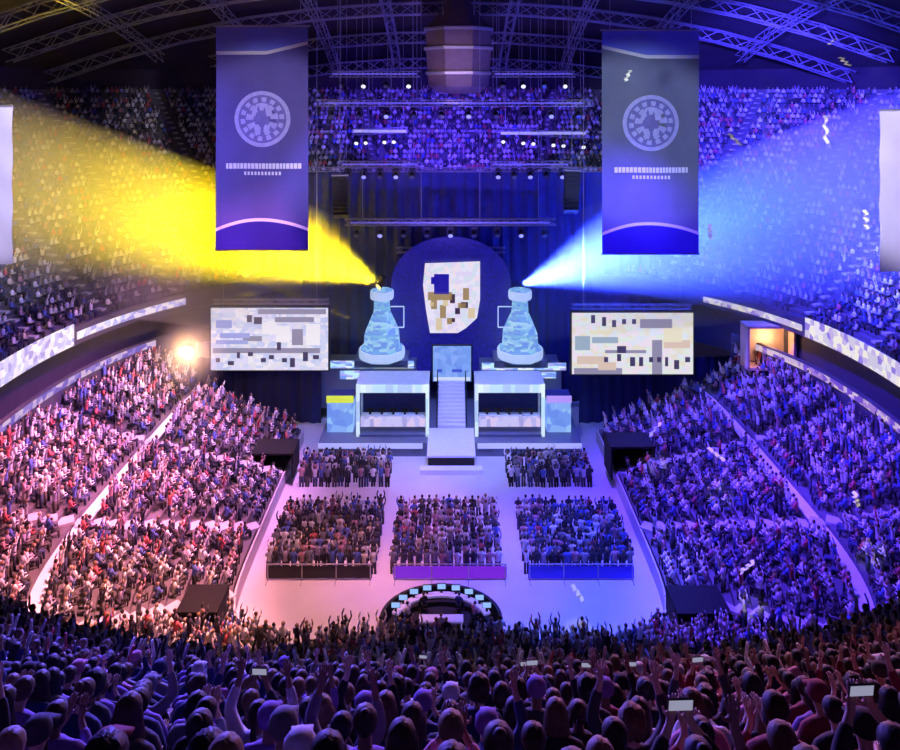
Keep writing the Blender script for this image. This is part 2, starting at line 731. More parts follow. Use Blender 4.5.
print('crowd people', len(spots), 'near', sum(len(r) for r in near_seats))


# ------------------------------------------------------------------ near spectators, one by one
def skin_mesh(name, verts, edges, radii, root=0, sub=1):
    m = bpy.data.meshes.new(name)
    m.from_pydata(verts, edges, [])
    o = bpy.data.objects.new(name, m)
    COL.objects.link(o)
    md = o.modifiers.new('s', 'SKIN')
    md.branch_smoothing = 0.4
    sv = m.skin_vertices[0].data
    for i, r in enumerate(radii):
        rr = r if isinstance(r, tuple) else (r, r)
        sv[i].radius = rr
        sv[i].use_root = (i == root)
    sb = o.modifiers.new('b', 'SUBSURF')
    sb.levels = sub
    sb.render_levels = sub
    dg = bpy.context.evaluated_depsgraph_get()
    dg.update()
    me = bpy.data.meshes.new_from_object(o.evaluated_get(dg))
    bpy.data.objects.remove(o)
    me.polygons.foreach_set('use_smooth', [True] * len(me.polygons))
    me.name = name
    return me


def join_mb(me, mb):
    bm = bmesh.new()
    bm.from_mesh(me)
    vs = [bm.verts.new(q) for q in mb.v]
    for f in mb.f:
        try:
            bm.faces.new([vs[k] for k in f]).smooth = True
        except ValueError:
            pass
    bm.to_mesh(me)
    bm.free()
    return me


def make_pose(name, lean, arms, turn, stand=False):
    """returns body mesh, shirt mesh, trouser mesh, head centre. Facing +y; origin on the tread below the hips"""
    hz = 0.50 if not stand else 0.93
    V, E, R = [], [], []

    def add(p, r, e=None):
        V.append(tuple(p))
        R.append(r)
        if e is not None:
            E.append((e, len(V) - 1))
        return len(V) - 1
    up = Vector((0, math.sin(lean), math.cos(lean)))

    def sp(k, dx=0, dy=0):
        return Vector((dx, dy, hz)) + up * k
    pel = add(sp(0), (0.14, 0.11))
    wai = add(sp(0.2), (0.125, 0.095), pel)
    che = add(sp(0.40), (0.15, 0.105), wai)
    nek = add(sp(0.52), 0.055, che)
    nk2 = add(sp(0.575, 0, 0.015), 0.052, nek)
    hd = sp(0.665, 0, 0.03)
    h0 = add(hd + Vector((0, 0.005, -0.045)), (0.062, 0.068), nk2)
    h1 = add(hd + Vector((0, 0, 0.02)), (0.078, 0.092), h0)
    h2 = add(hd + Vector((0, -0.005, 0.075)), (0.058, 0.068), h1)
    arm_idx = []
    for sx in (-1, 1):
        sh = add(sp(0.46, sx * 0.17), 0.062, che)
        kind = arms if isinstance(arms, str) else arms[0 if sx < 0 else 1]
        if kind == 'lap':
            el, wr, fd = Vector((sx * 0.25, 0.10, hz + 0.20)), Vector((sx * 0.13, 0.30, hz + 0.13)), Vector((-sx * 0.4, 0.9, -0.1))
        elif kind == 'up':
            el, wr, fd = Vector((sx * 0.30, 0.16, hz + 0.60)), Vector((sx * 0.22, 0.22, hz + 0.84)), Vector((-sx * 0.1, 0.1, 1))
        elif kind == 'phone':
            el, wr, fd = Vector((sx * 0.24, 0.22, hz + 0.42)), Vector((sx * 0.07, 0.36, hz + 0.60)), Vector((-sx * 0.3, 0.3, 0.9))
        elif kind == 'clap':
            el, wr, fd = Vector((sx * 0.27, 0.14, hz + 0.25)), Vector((sx * 0.06, 0.34, hz + 0.42)), Vector((-sx * 0.1, 0.6, 0.8))
        else:
            el, wr, fd = Vector((sx * 0.28, 0.0, hz + 0.2)), Vector((sx * 0.24, 0.2, hz + 0.1)), Vector((0, 1, -0.3))
        fd.normalize()
        e = add(el, 0.043, sh)
        w = add(wr, 0.028, e)
        side = fd.cross(Vector((0, 0, 1)) if abs(fd.z) < 0.8 else Vector((0, 1, 0))).normalized()
        palm = add(wr + fd * 0.06, (0.036, 0.02), w)
        arm_idx += [sh, e, w]
        # fingers: four from the palm end and a thumb from its side
        for k, (ofs, ln) in enumerate(((-0.03, 0.065), (-0.01, 0.08), (0.01, 0.075), (0.03, 0.055))):
            a = add(wr + fd * 0.10 + side * ofs, 0.009, palm)
            add(wr + fd * (0.10 + ln * 0.6) + side * ofs, 0.008, a)
            add(wr + fd * (0.10 + ln * 0.9) + side * ofs + Vector((0, 0.02, -0.015)), 0.007, len(V) - 1)
        th = add(wr + fd * 0.05 + side * 0.045, 0.010, palm)
        add(wr + fd * 0.085 + side * 0.065, 0.009, th)
    legs = []
    for sx in (-1, 1):
        hp = add(Vector((sx * 0.10, 0.02, hz - 0.01)), 0.088, pel)
        if stand:
            kn = add(Vector((sx * 0.11, 0.03, 0.5)), 0.06, hp)
            an = add(Vector((sx * 0.12, 0.0, 0.09)), 0.04, kn)
        else:
            kn = add(Vector((sx * 0.13, 0.42, hz + 0.0)), 0.062, hp)
            an = add(Vector((sx * 0.13, 0.38, 0.10)), 0.04, kn)
        to = add(Vector((sx * 0.14, 0.54 if not stand else 0.16, 0.05)), 0.035, an)
        legs += [hp, kn, an]
    body = skin_mesh(name + '_body', V, E, R, 0, 1)
    # face: nose, eyes, brow, ears, lips
    fb = MB()
    c = hd
    fb.ball(c + Vector((0, 0.098, -0.005)), 0.017, 6, 4, (0.8, 1.1, 1.4))
    fb.ball(c + Vector((0, 0.083, -0.045)), 0.022, 6, 4, (1.2, 0.5, 0.35))
    for sx in (-1, 1):
        fb.ball(c + Vector((sx * 0.032, 0.085, 0.022)), 0.012, 6, 4)
        fb.ball(c + Vector((sx * 0.078, 0.0, 0.0)), 0.026, 6, 4, (0.4, 0.8, 1.1))
    join_mb(body, fb)
    # shirt: torso + sleeves, a little outside the body
    SV, SE, SR = [], [], []

    def s_add(p, r, e=None):
        SV.append(tuple(p))
        SR.append(r)
        if e is not None:
            SE.append((e, len(SV) - 1))
        return len(SV) - 1
    a0 = s_add(sp(-0.03), (0.165, 0.135))
    a1 = s_add(sp(0.2), (0.15, 0.12), a0)
    a2 = s_add(sp(0.41), (0.172, 0.125), a1)
    a3 = s_add(sp(0.535), (0.075, 0.07), a2)
    for q in range(0, 6, 3):
        p0, p1, p2 = (Vector(V[arm_idx[q + k]]) for k in range(3))
        b0 = s_add(p0, 0.078, a2)
        b1 = s_add(p1, 0.058, b0)
        b2 = s_add(p1.lerp(p2, 0.8), 0.044, b1)
    shirt = skin_mesh(name + '_shirt', SV, SE, SR, 0, 1)
    SV, SE, SR = [], [], []
    a0 = s_add(Vector((0, 0, hz - 0.01)), (0.16, 0.13))
    for q in (0, 3):
        p0, p1, p2 = (Vector(V[legs[q + k]]) for k in range(3))
        b0 = s_add(p0, 0.105, a0)
        b1 = s_add(p1, 0.078, b0)
        s_add(p1.lerp(p2, 0.92), 0.06, b1)
    trousers = skin_mesh(name + '_trousers', SV, SE, SR, 0, 1)
    return body, shirt, trousers, hd, turn


POSES = [make_pose('calm', 0.10, 'lap', 0), make_pose('leaning', 0.33, 'lap', 0.2), make_pose('cheering', 0.02, 'up', 0),
         make_pose('filming', 0.04, 'phone', 0), make_pose('clapping', 0.08, 'clap', -0.2), make_pose('waving', 0.05, ('lap', 'up'), 0.1)]
POSE_WORDS = ['hands in lap', 'leaning forward', 'both arms raised', 'holding a phone up', 'clapping', 'right arm raised']


def hair_mesh(style, c):
    mb = MB()
    seg, rings = 22, 12
    q = random.Random(style)
    r = 0.098 if style != 'curly' else 0.122
    P = []
    for i in range(rings + 1):
        row = []
        for k in range(seg):
            ph = 2 * PI * k / seg
            f = max(0, math.sin(ph))
            # the hairline is high in front (+y) and low at the back
            low = (0.74 - 0.36 * f) * PI
            t = low * i / rings
            rr = r * (1 + (0.10 if style == 'curly' else 0.035) * q.uniform(-1, 1) * min(1, i / 2))
            # side parting: a shallow groove running back from the forehead
            if abs(math.sin(t) * math.cos(ph) * r - 0.025) < 0.012 and style in ('short', 'bob', 'long'):
                rr *= 0.94
            row.append(Vector((rr * 0.9 * math.sin(t) * math.cos(ph), rr * 1.06 * math.sin(t) * math.sin(ph) - 0.006, rr * 0.93 * math.cos(t) + 0.012)))
        P.append(row + [row[0]])
    mb.grid(P)
    if style in ('bob', 'long'):
        # curtain of strands round the back and sides
        n = 16
        drop = 0.13 if style == 'bob' else 0.30
        G = []
        for j in range(7):
            row = []
            for k in range(n + 1):
                ph = PI * 0.97 + PI * 1.06 * k / n
                rr = (0.092 + 0.018 * math.sin(j * 0.7)) * (1 + 0.07 * q.uniform(-1, 1)) + (0.02 if style == 'long' and j > 3 else 0)
                zz = 0.02 - drop * j / 6 * (1 + (0.12 * q.uniform(-1, 1) if j == 6 else 0))
                row.append(Vector((rr * math.cos(ph), rr * 1.08 * math.sin(ph) - 0.006, zz)))
            G.append(row)
        mb.grid(G)
    if style == 'ponytail':
        mb.ball((0, -0.108, 0.035), 0.026, 8, 5)
        mb.bar((0, -0.115, 0.035), (0, -0.155, -0.09), 0.030, 8, 0.026)
        mb.bar((0, -0.155, -0.09), (0.01, -0.14, -0.24), 0.026, 8, 0.006)
    if style == 'bun':
        mb.ball((0, -0.075, 0.105), 0.040, 10, 7)
    for i in range(len(mb.v)):
        mb.v[i] = mb.v[i] + c
    me = bpy.data.meshes.new('hair_' + style)
    me.from_pydata([tuple(v) for v in mb.v], [], mb.f)
    me.polygons.foreach_set('use_smooth', [True] * len(me.polygons))
    return me


def cap_mesh(c):
    mb = MB()
    mb.lathe((0, -0.005, 0.03), [(0.096, -0.03), (0.101, 0.0), (0.096, 0.04), (0.07, 0.078), (0.02, 0.092)], 12)
    mb.box((0, 0.125, 0.01), (0.13, 0.09, 0.012))
    for i in range(len(mb.v)):
        mb.v[i] = mb.v[i] + c
    me = bpy.data.meshes.new('cap')
    me.from_pydata([tuple(q) for q in mb.v], [], mb.f)
    me.polygons.foreach_set('use_smooth', [True] * len(me.polygons))
    return me


STYLES = ['short', 'short', 'bob', 'ponytail', 'bun', 'curly', 'short', 'long', 'long']
HAIRM = {(s, i): hair_mesh(s, POSES[i][3]) for s in sorted(set(STYLES)) for i in range(len(POSES))}
CAPM = {i: cap_mesh(POSES[i][3]) for i in range(len(POSES))}
hair_cols = [('black', (0.012, 0.011, 0.014, 1)), ('dark brown', (0.045, 0.026, 0.018, 1)), ('brown', (0.13, 0.075, 0.04, 1)), ('fair', (0.26, 0.17, 0.08, 1))]
hair_mats = [mat(n.replace(' ', '_') + '_hair', c, 0.62, noise=0.5, nscale=45, bump=0.8) for n, c in hair_cols]
shirt_cols = [('black', (0.015, 0.015, 0.02, 1)), ('navy', (0.03, 0.04, 0.14, 1)), ('grey', (0.22, 0.22, 0.25, 1)), ('white', (0.7, 0.7, 0.72, 1)),
              ('maroon', (0.25, 0.03, 0.05, 1)), ('violet', (0.25, 0.14, 0.45, 1)), ('charcoal', (0.05, 0.05, 0.06, 1)), ('pink', (0.6, 0.25, 0.35, 1))]
shirt_mats = [mat(n + '_shirt', c, 0.85, noise=0.12, nscale=6, bump=0.3) for n, c in shirt_cols]
trouser_mats = [mat('dark_denim', (0.03, 0.04, 0.09, 1), 0.85, noise=0.2, nscale=8), mat('black_trousers', (0.015, 0.015, 0.018, 1), 0.85, noise=0.2, nscale=8)]
skin_mats = [M['skin'], mat('pale_skin', (0.68, 0.46, 0.36, 1), 0.6, noise=0.1, nscale=12), mat('brown_skin', (0.3, 0.17, 0.11, 1), 0.6, noise=0.1, nscale=12)]
for ms in POSES:
    ms[0].materials.append(M['skin'])
    ms[1].materials.append(shirt_mats[0])
    ms[2].materials.append(trouser_mats[0])
for me in list(HAIRM.values()) + list(CAPM.values()):
    me.materials.append(hair_mats[0])


def set_mat(o, m):
    o.material_slots[0].link = 'OBJECT'
    o.material_slots[0].material = m


phone_back = mat('phone_case', (0.02, 0.02, 0.03, 1), 0.3)
phone_glow = mat('phone_screen', (0.02, 0.02, 0.03, 1), 0.2, emit=(0.7, 0.7, 1.0, 1), strength=0.4)


def make_person(pos, ang, p, si, hi, style, cap, skin_i, tr_i, scale=1.0, name='person'):
    body, shirt, trousers, hd, turn = POSES[p]
    b = bpy.data.objects.new(name, body)
    COL.objects.link(b)
    b.location = pos
    b.rotation_euler = (0, 0, ang)
    b.scale = (scale, scale, scale)
    set_mat(b, skin_mats[skin_i])
    for nm, me, m in (('shirt', shirt, shirt_mats[si]), ('trousers', trousers, trouser_mats[tr_i]),
                      ('cap' if cap else 'hair', CAPM[p] if cap else HAIRM[(style, p)], shirt_mats[cap - 1] if cap else hair_mats[hi])):
        c = bpy.data.objects.new(nm, me)
        COL.objects.link(c)
        c.parent = b
        set_mat(c, m)
    return b


def phone(b, p, lab):
    hd = POSES[p][3]
    root = bpy.data.objects.new('smartphone', None)
    COL.objects.link(root)
    R = Matrix.Rotation(b.rotation_euler[2], 3, 'Z')
    c = Vector(b.location) + R @ (Vector((0, 0.365, 0.50 + 0.72)) * b.scale[0])
    root.location = c
    root.rotation_euler = (0.15, 0, b.rotation_euler[2])
    tag(root, lab, 'phone', 'phones held up among the nearest spectators')
    a = MB().box((0, 0, 0), (0.16, 0.01, 0.08)).build('phone_body', phone_back)
    a.parent = root
    s = MB().box((0, -0.0062, 0), (0.148, 0.002, 0.07)).build('screen', phone_glow)
    s.parent = root
    a.location = (0, 0, 0)
    s.location = (0, 0, 0)


STY_WORD = {'short': 'short', 'long': 'long', 'bob': 'bobbed', 'ponytail': 'ponytailed', 'bun': 'bun-tied', 'curly': 'curly'}
rr = random.Random(21)
near_seats.sort(key=lambda rw: -rw[0][3])
nrow = 0
for rw in near_seats:
    for i, (x, y, z, r) in enumerate(rw):
        p = rr.choices(range(6), weights=[10, 6, 1.4, 0.55, 3, 1.4])[0]
        # clothes picked warmer right, bluer left, standing in for the coloured light
        if x > 1.0:
            si = rr.choices(range(8), weights=[5, 1, 2, 1.2, 4, 1, 3, 2.5])[0]
        else:
            si = rr.choices(range(8), weights=[4, 4, 2, 1.2, 0.5, 3, 3, 0.7])[0]
        hi = rr.choices(range(4), weights=[7, 5, 2, 0.8])[0]
        style = rr.choice(STYLES)
        cap = rr.randint(1, 8) if rr.random() < 0.12 else 0
        ang = facing(x, y) * 0.9 + rr.uniform(-0.15, 0.15)
        sc = rr.uniform(0.96, 1.05)
        b = make_person((x, y + 0.02, z), ang, p, si, hi, style, cap, rr.randint(0, 2), rr.randint(0, 1), sc)
        rowword = 'nearest row' if nrow == 0 else ordinal(nrow) + ' nearest row'
        head = (shirt_cols[cap - 1][0] + ' cap') if cap else (STY_WORD[style] + ' ' + hair_cols[hi][0].replace('dark brown', 'dark-brown') + ' hair')
        # words: person in X top, <hair>, <pose> ; Nth from left, row
        tag(b, '%s-topped person, %s, %s from left of the %s' % (shirt_cols[si][0], head, ordinal(i), rowword), 'person',
            'spectators in the nearest rows of the upper tier')
        if p == 3:
            phone(b, p, 'lit smartphone held by person %s from left of the %s' % (ordinal(i), rowword))
    nrow += 1


# ------------------------------------------------------------------ trusses and rigs
def truss_mb(a, b, w=0.5, bay=1.0, r=0.035, mb=None):
    mb = mb or MB()
    a, b = Vector(a), Vector(b)
    d = b - a
    L = d.length
    t = d.normalized()
    s = t.cross(Vector((0, 0, 1)))
    s = s.normalized() if s.length > 1e-3 else Vector((1, 0, 0))
    u = s.cross(t)
    offs = [s * w / 2 + u * w / 2, -s * w / 2 + u * w / 2, -s * w / 2 - u * w / 2, s * w / 2 - u * w / 2]
    for o in offs:
        mb.bar(a + o, b + o, r, 4)
    n = max(1, int(L / bay))
    for i in range(n):
        p, q = a + d * (i / n), a + d * ((i + 1) / n)
        for k in range(4):
            l = (k + 1) % 4
            if i % 2:
                mb.bar(p + offs[k], q + offs[l], r * 0.6, 3)
            else:
                mb.bar(p + offs[l], q + offs[k], r * 0.6, 3)
    return mb


# roof structure
def roof_z(x, y):
    rim = _rim
    ang = math.atan2(y - 52, x)
    # radius fraction against the rim
    dx, dy = abs(x) / 57.6, abs(y - 52) / 54.4
    u = min(1.0, (dx ** 2.2 + dy ** 2.2) ** (1 / 2.2))
    return 34.6 + 13 * (1 - u ** 2.2)


_rim = rim
ti = 70
for y in (46, 54, 62, 70, 78, 86, 94, 101):
    mb = MB()
    xs = np.linspace(-46, 46, 13)
    if y > 90:
        xs = np.linspace(-30, 30, 9)
    for i in range(len(xs) - 1):
        a = Vector((xs[i], y, roof_z(xs[i], y) - 1.6))
        b = Vector((xs[i + 1], y, roof_z(xs[i + 1], y) - 1.6))
        truss_mb(a, b, 1.3, 1.6, 0.09, mb)
    o = mb.build('trim_%d' % ti, M['steel'])
    tag(o, 'steel roof truss spanning the arena', 'roof truss', kind='structure')
    ti += 1
for x in (-34, -24, -15, -7, 0, 7, 15, 24, 34):
    mb = MB()
    ys = np.linspace(40, 100 if abs(x) < 20 else 88, 9)
    for i in range(len(ys) - 1):
        a = Vector((x, ys[i], roof_z(x, ys[i]) - 2.6))
        b = Vector((x, ys[i + 1], roof_z(x, ys[i + 1]) - 2.6))
        truss_mb(a, b, 0.9, 1.6, 0.07, mb)
    o = mb.build('trim_%d' % ti, M['steel'])
    tag(o, 'steel roof truss running towards the stage', 'roof truss', kind='structure')
    ti += 1

lens_mats = {'white': mat('lamp_lens_white', (0.1, 0.1, 0.1, 1), 0.2, emit=(0.85, 0.85, 1.0, 1), strength=1.4),
             'blue': mat('lamp_lens_blue', (0.1, 0.1, 0.1, 1), 0.2, emit=(0.25, 0.25, 1.0, 1), strength=1.4),
             'yellow': mat('lamp_lens_yellow', (0.1, 0.1, 0.1, 1), 0.2, emit=(1.0, 0.8, 0.1, 1), strength=4.0),
             'off': mat('lamp_lens_dark', (0.08, 0.08, 0.12, 1), 0.15)}


def moving_head_proto(lens):
    root = empty('stage_light', (0, 0, 0), 'stage light', 'stage light')
    part(MB().box((0, 0, -0.12), (0.42, 0.34, 0.2)).bar((0, 0, 0.12), (0, 0, -0.02), 0.03, 6), 'clamp', M['black'], root)
    part(MB().box((-0.25, 0, -0.42), (0.06, 0.14, 0.5)).box((0.25, 0, -0.42), (0.06, 0.14, 0.5)).box((0, 0, -0.22), (0.5, 0.16, 0.06)), 'yoke', M['black'], root)
    h = MB()
    a, b = Vector((0, 0.12, -0.40)), Vector((0, -0.28, -0.68))
    h.bar(a, b, 0.16, 10, 0.21)
    hd = part(h, 'lamp_head', M['black'], root)
    d = (b - a).normalized()
    part(MB().bar(b, b + d * 0.02, 0.18, 10), 'lens', lens, hd)
    return root


protos = {k: moving_head_proto(m) for k, m in lens_mats.items()}
used = set()


def lamp_at(kind, loc, label, group, rz=0.0, sc=1.0):
    o = protos[kind] if kind not in used else copy_tree(protos[kind])
    used.add(kind)
    o.location = loc
    o.rotation_euler = (0, 0, rz)
    o.scale = (sc, sc, sc)
    tag(o, label, 'stage light', group)
    return o


bar_m = mat('rig_light_bar', (0.2, 0.2, 0.25, 1), 0.3, emit=srgb(165, 160, 235), strength=0.8)
bar_d = mat('rig_light_bar_dim', (0.2, 0.2, 0.25, 1), 0.3, emit=srgb(95, 85, 205), strength=0.7)


def rig(a, b, n, kinds, label, short, w=0.6, sc=1.3):
    a, b = Vector(a), Vector(b)
    root = empty('lighting_truss', (a + b) / 2, label, 'truss', 'lighting trusses above the stage')
    part(truss_mb(a, b, w, 0.9, 0.05), 'truss_frame', M['steel'], root)
    for k in range(4):
        p = a.lerp(b, (k + 0.3) / 3.6)
        part(MB().bar(p, (p.x, p.y, roof_z(p.x, p.y) - 1.8), 0.025, 4), 'hoist_cable', M['steel'], root)
    dy = Vector((0, -w / 2 - 0.06, 0))
    a2, b2 = a.lerp(b, 0.03) + dy, a.lerp(b, 0.97) + dy
    bright = kinds[0] == 'white'
    part(MB().box((a2 + b2) / 2, ((b2 - a2).length, 0.08, 0.32 if bright else 0.16)), 'light_bar', bar_m if bright else bar_d, root)
    for k in range(n):
        p = a.lerp(b, (k + 0.5) / n)
        lamp_at(kinds[k % len(kinds)], p + Vector((0, 0, -w / 2 - 0.12)), 'moving stage light, %s from the left on the %s' % (ordinal(k), short),
                'stage lights hanging from the ' + short, sc=sc)
    return root


rig(at(345, 222, 74), at(556, 222, 74), 9, ['off', 'blue', 'off'], 'long low lighting truss hanging directly above the stage', 'long low truss above the stage')
rig(at(318, 103, 72), at(592, 103, 72), 10, ['off', 'off', 'blue'], 'long high lighting truss between the two tall banners', 'long high truss between the tall banners')
rig(at(330, 74, 78), at(420, 74, 78), 4, ['off', 'white'], 'short lighting truss beside the top of the left banner', 'short top truss on the left')
rig(at(492, 74, 78), at(575, 74, 78), 4, ['off', 'white'], 'short lighting truss beside the top of the right banner', 'short top truss on the right')
rig(at(340, 164, 76), at(420, 164, 76), 5, ['off', 'blue'], 'short lighting truss halfway up on the left', 'short middle truss on the left')
rig(at(490, 164, 76), at(570, 164, 76), 5, ['blue', 'off'], 'short lighting truss halfway up on the right', 'short middle truss on the right')
rig(at(352, 132, 86), at(408, 130, 86), 6, ['white', 'white', 'off'], 'bright white truss row behind the left half of the rig', 'white truss row behind on the left', sc=1.3)
rig(at(498, 130, 86), at(588, 136, 86), 9, ['white', 'off', 'white'], 'bright white truss row behind the right half of the rig', 'white truss row behind on the right', sc=1.3)


# grey-mauve centre scoreboard hoisted up under the roof
mauve = mat('mauve_grey_panels', (0.11, 0.075, 0.10, 1), 0.7, noise=0.35, nscale=1.2, bump=0.3)
root = empty('raised_scoreboard', (0.9, 80, 32), 'dull mauve scoreboard hoisted up into the middle of the roof', 'scoreboard')
part(MB().lathe((0.9, 80, 0), [(2.2, 31.6), (3.4, 32.4), (3.7, 36.0), (3.7, 38.6), (2.6, 39.6), (1.2, 41.6)], 8), 'scoreboard_body', mauve, root)
for k, (rad, zz) in enumerate(((3.62, 33.6), (3.85, 36.2), (3.85, 38.2))):
    part(MB().lathe((0.9, 80, 0), [(rad, zz), (rad + 0.1, zz + 0.05), (rad + 0.1, zz + 0.3), (rad, zz + 0.35)], 8), 'trim_ring', M['steel'], root)
for sx, sy in ((-1, -1), (1, -1), (-1, 1), (1, 1)):
    part(MB().bar((0.9 + sx * 1.6, 80 + sy * 1.6, 39.8), (0.9 + sx * 1.8, 80 + sy * 1.8, roof_z(0, 80) - 1.5), 0.05, 4), 'hoist_cable', M['steel'], root)


# speaker line arrays
def line_array(top, n, label, sx):
    root = empty('line_array', top, label, 'speaker', 'hanging speaker columns')
    part(MB().box(top, (1.5, 0.9, 0.12)).bar(top, (top.x, top.y, roof_z(top.x, top.y) - 2), 0.03, 4), 'flying_frame', M['steel'], root)
    for k in range(n):
        ang = 0.04 * k * k * 0.25
        c = top + Vector((0, 0.12 * k * 0.3 + 0.006 * k * k, -0.35 - 0.42 * k))
        R = Matrix.Rotation(-ang, 3, 'X')
        part(MB().box(c, (1.35, 0.75, 0.38), R), 'speaker_cabinet', M['black'], root)


line_array(at(340, 175, 68), 9, 'black hanging speaker column on the left of the rig', -1)
line_array(at(572, 170, 68), 9, 'black hanging speaker column on the right of the rig', 1)

# club boxes and seating front lines of the far end stand, dark
for k, (z, h) in enumerate(((13.2, 0.35), (20.2, 0.25), (26.0, 0.25))):
    off = (z - 12.4) / 0.73
    c, L = up_curve(max(0.3, off), 400)
    pts = [(x, y, z + 0.5) for x, y in c if y > 78 and abs(x) < 22]
    pts.sort()
    o = MB().ribbon(pts, h, 0.12).build('trim_%d' % (95 + k), M['stairs'])
    tag(o, 'pale rail across the far end stand', 'rail', kind='structure')

# ------------------------------------------------------------------ drape behind the stage
g = MB()
P0, P1 = [], []
for i in range(121):
    x = -22 + 44 * i / 120
    yy = 78.2 - 0.006 * x * x + 0.18 * math.sin(i * 1.9)
    P0.append((x, yy, 0))
    P1.append((x, yy, 23.6))
g.grid([P0, P1])
g.grid([[(x, y + 0.12, z) for x, y, z in P0], [(x, y + 0.12, z) for x, y, z in P1]])
g.grid([P1, [(x, y + 0.12, z) for x, y, z in P1]])
root = empty('stage_drape', (0, 78, 0), 'navy drape hanging behind the whole stage', 'curtain')
part(g, 'drape_cloth', M['drape'], root)
part(truss_mb((-22, 76.3, 23.9), (22, 76.3, 23.9), 0.4, 1.0, 0.04), 'drape_rail', M['steel'], root)
# side drapes close the gap between stage and lower tier
for sx, nm in ((-1, 'left'), (1, 'right')):
    g = MB()
    P0, P1 = [], []
    for i in range(61):
        x = sx * (12.4 + 17.2 * i / 60)
        yy = 72.0 + 2.0 * (i / 60) + 0.15 * math.sin(i * 1.7)
        P0.append((x, yy, 0))
        P1.append((x, yy, 5.8))
    g.grid([P0, P1])
    g.grid([[(x, y + 0.12, z) for x, y, z in P0], [(x, y + 0.12, z) for x, y, z in P1]])
    g.grid([P1, [(x, y + 0.12, z) for x, y, z in P1]])
    root = empty('side_drape', (sx * 20, 70, 0), 'navy drape closing the %s end of the stage beside the lower tier' % nm, 'curtain')
    part(g, 'drape_cloth', M['drape'], root)
    part(MB().bar((sx * 12.2, 71.9, 5.9), (sx * 29.8, 74.1, 5.9), 0.06, 6), 'drape_rail', M['steel'], root)

# ------------------------------------------------------------------ stage
root = empty('stage', (0, 70, 0), 'wide low blue-lit stage deck at the head of the floor', 'stage')
part(MB().box((0, 71.2, 0.6), (23.0, 11.4, 1.2)), 'deck', M['deck'], root)
stripm = mat('stage_edge_lights', (0.3, 0.3, 0.3, 1), 0.4, emit=srgb(170, 175, 255), strength=0.85)
for x0, x1 in ((-11.5, -2.4), (2.4, 11.5)):
    part(MB().box(((x0 + x1) / 2, 65.42, 0.95), (x1 - x0, 0.12, 0.42)), 'edge_light', stripm, root)
# second level ledge
for x0, x1 in ((-13.2, -3.3), (2.9, 10.8)):
    part(MB().box(((x0 + x1) / 2, 74.5, 2.55 + 0.6), (x1 - x0, 3.6, 3.9)), 'rear_platform', M['deck'], root)
cyan = led('cyan_led_strip', [srgb(150, 190, 255), srgb(190, 235, 250), srgb(225, 240, 255), srgb(120, 150, 240), srgb(170, 170, 245)], 0.5, 1.0, stretch=(1, 0.1, 3))
strips_spec = [(318, 414, 361, 368), (340, 414, 371, 379), (482, 566, 363, 370), (482, 556, 372, 378)]
for x0, x1, y0, y1 in strips_spec:
    a, b = at(x0, y0, 72.6), at(x1, y1, 72.6)
    part(MB().box(((a.x + b.x) / 2, 72.6, (a.z + b.z) / 2), (b.x - a.x, 0.15, a.z - b.z)), 'light_strip', cyan, root)

# central thrust and stairs
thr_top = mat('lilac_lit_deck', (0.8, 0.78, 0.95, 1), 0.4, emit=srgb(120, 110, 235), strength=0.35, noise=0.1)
root = empty('thrust_stage', (0, 66, 0), 'small pale square platform jutting from the stage centre', 'platform')
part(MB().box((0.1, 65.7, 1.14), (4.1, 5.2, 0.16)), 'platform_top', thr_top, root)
part(MB().box((0.1, 65.75, 0.53), (3.9, 5.0, 1.06)), 'platform_base', M['black'], root)
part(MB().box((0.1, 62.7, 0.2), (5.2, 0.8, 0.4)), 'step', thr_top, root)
root = empty('centre_stairs', (0.1, 70, 1.2), 'pale lilac stairs climbing from the platform to the middle screen', 'stairs')
g = MB()
for k in range(12):
    y = 68.4 + 0.36 * k
    z = 1.2 + 0.22 * (k + 1)
    g.box((0.15, y + 0.18, (1.2 + z) / 2), (2.5, 0.36, z - 1.2))
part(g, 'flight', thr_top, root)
for sx in (-1, 1):
    part(MB().bar((0.15 + sx * 1.35, 68.4, 2.2), (0.15 + sx * 1.35, 72.6, 4.8), 0.05, 6).bar((0.15 + sx * 1.35, 68.4, 1.2), (0.15 + sx * 1.35, 68.4, 2.2), 0.05, 6)
         .bar((0.15 + sx * 1.35, 72.6, 3.8), (0.15 + sx * 1.35, 72.6, 4.8), 0.05, 6), 'handrail', M['black'], root)


# player booths
booth_led = led('booth_header_led', [srgb(190, 225, 255), srgb(225, 245, 255), srgb(210, 230, 255), srgb(175, 200, 250)], 0.6, 1.0, stretch=(1, 1, 0.3))
desk_led = led('booth_desk_led', [srgb(190, 185, 250), srgb(225, 205, 250), srgb(170, 165, 235), srgb(205, 200, 255)], 0.8, 0.9, stretch=(1, 1, 0.5))
mon_m = mat('monitor_glow', (0.02, 0.02, 0.02, 1), 0.2, emit=srgb(150, 190, 255), strength=1.0)


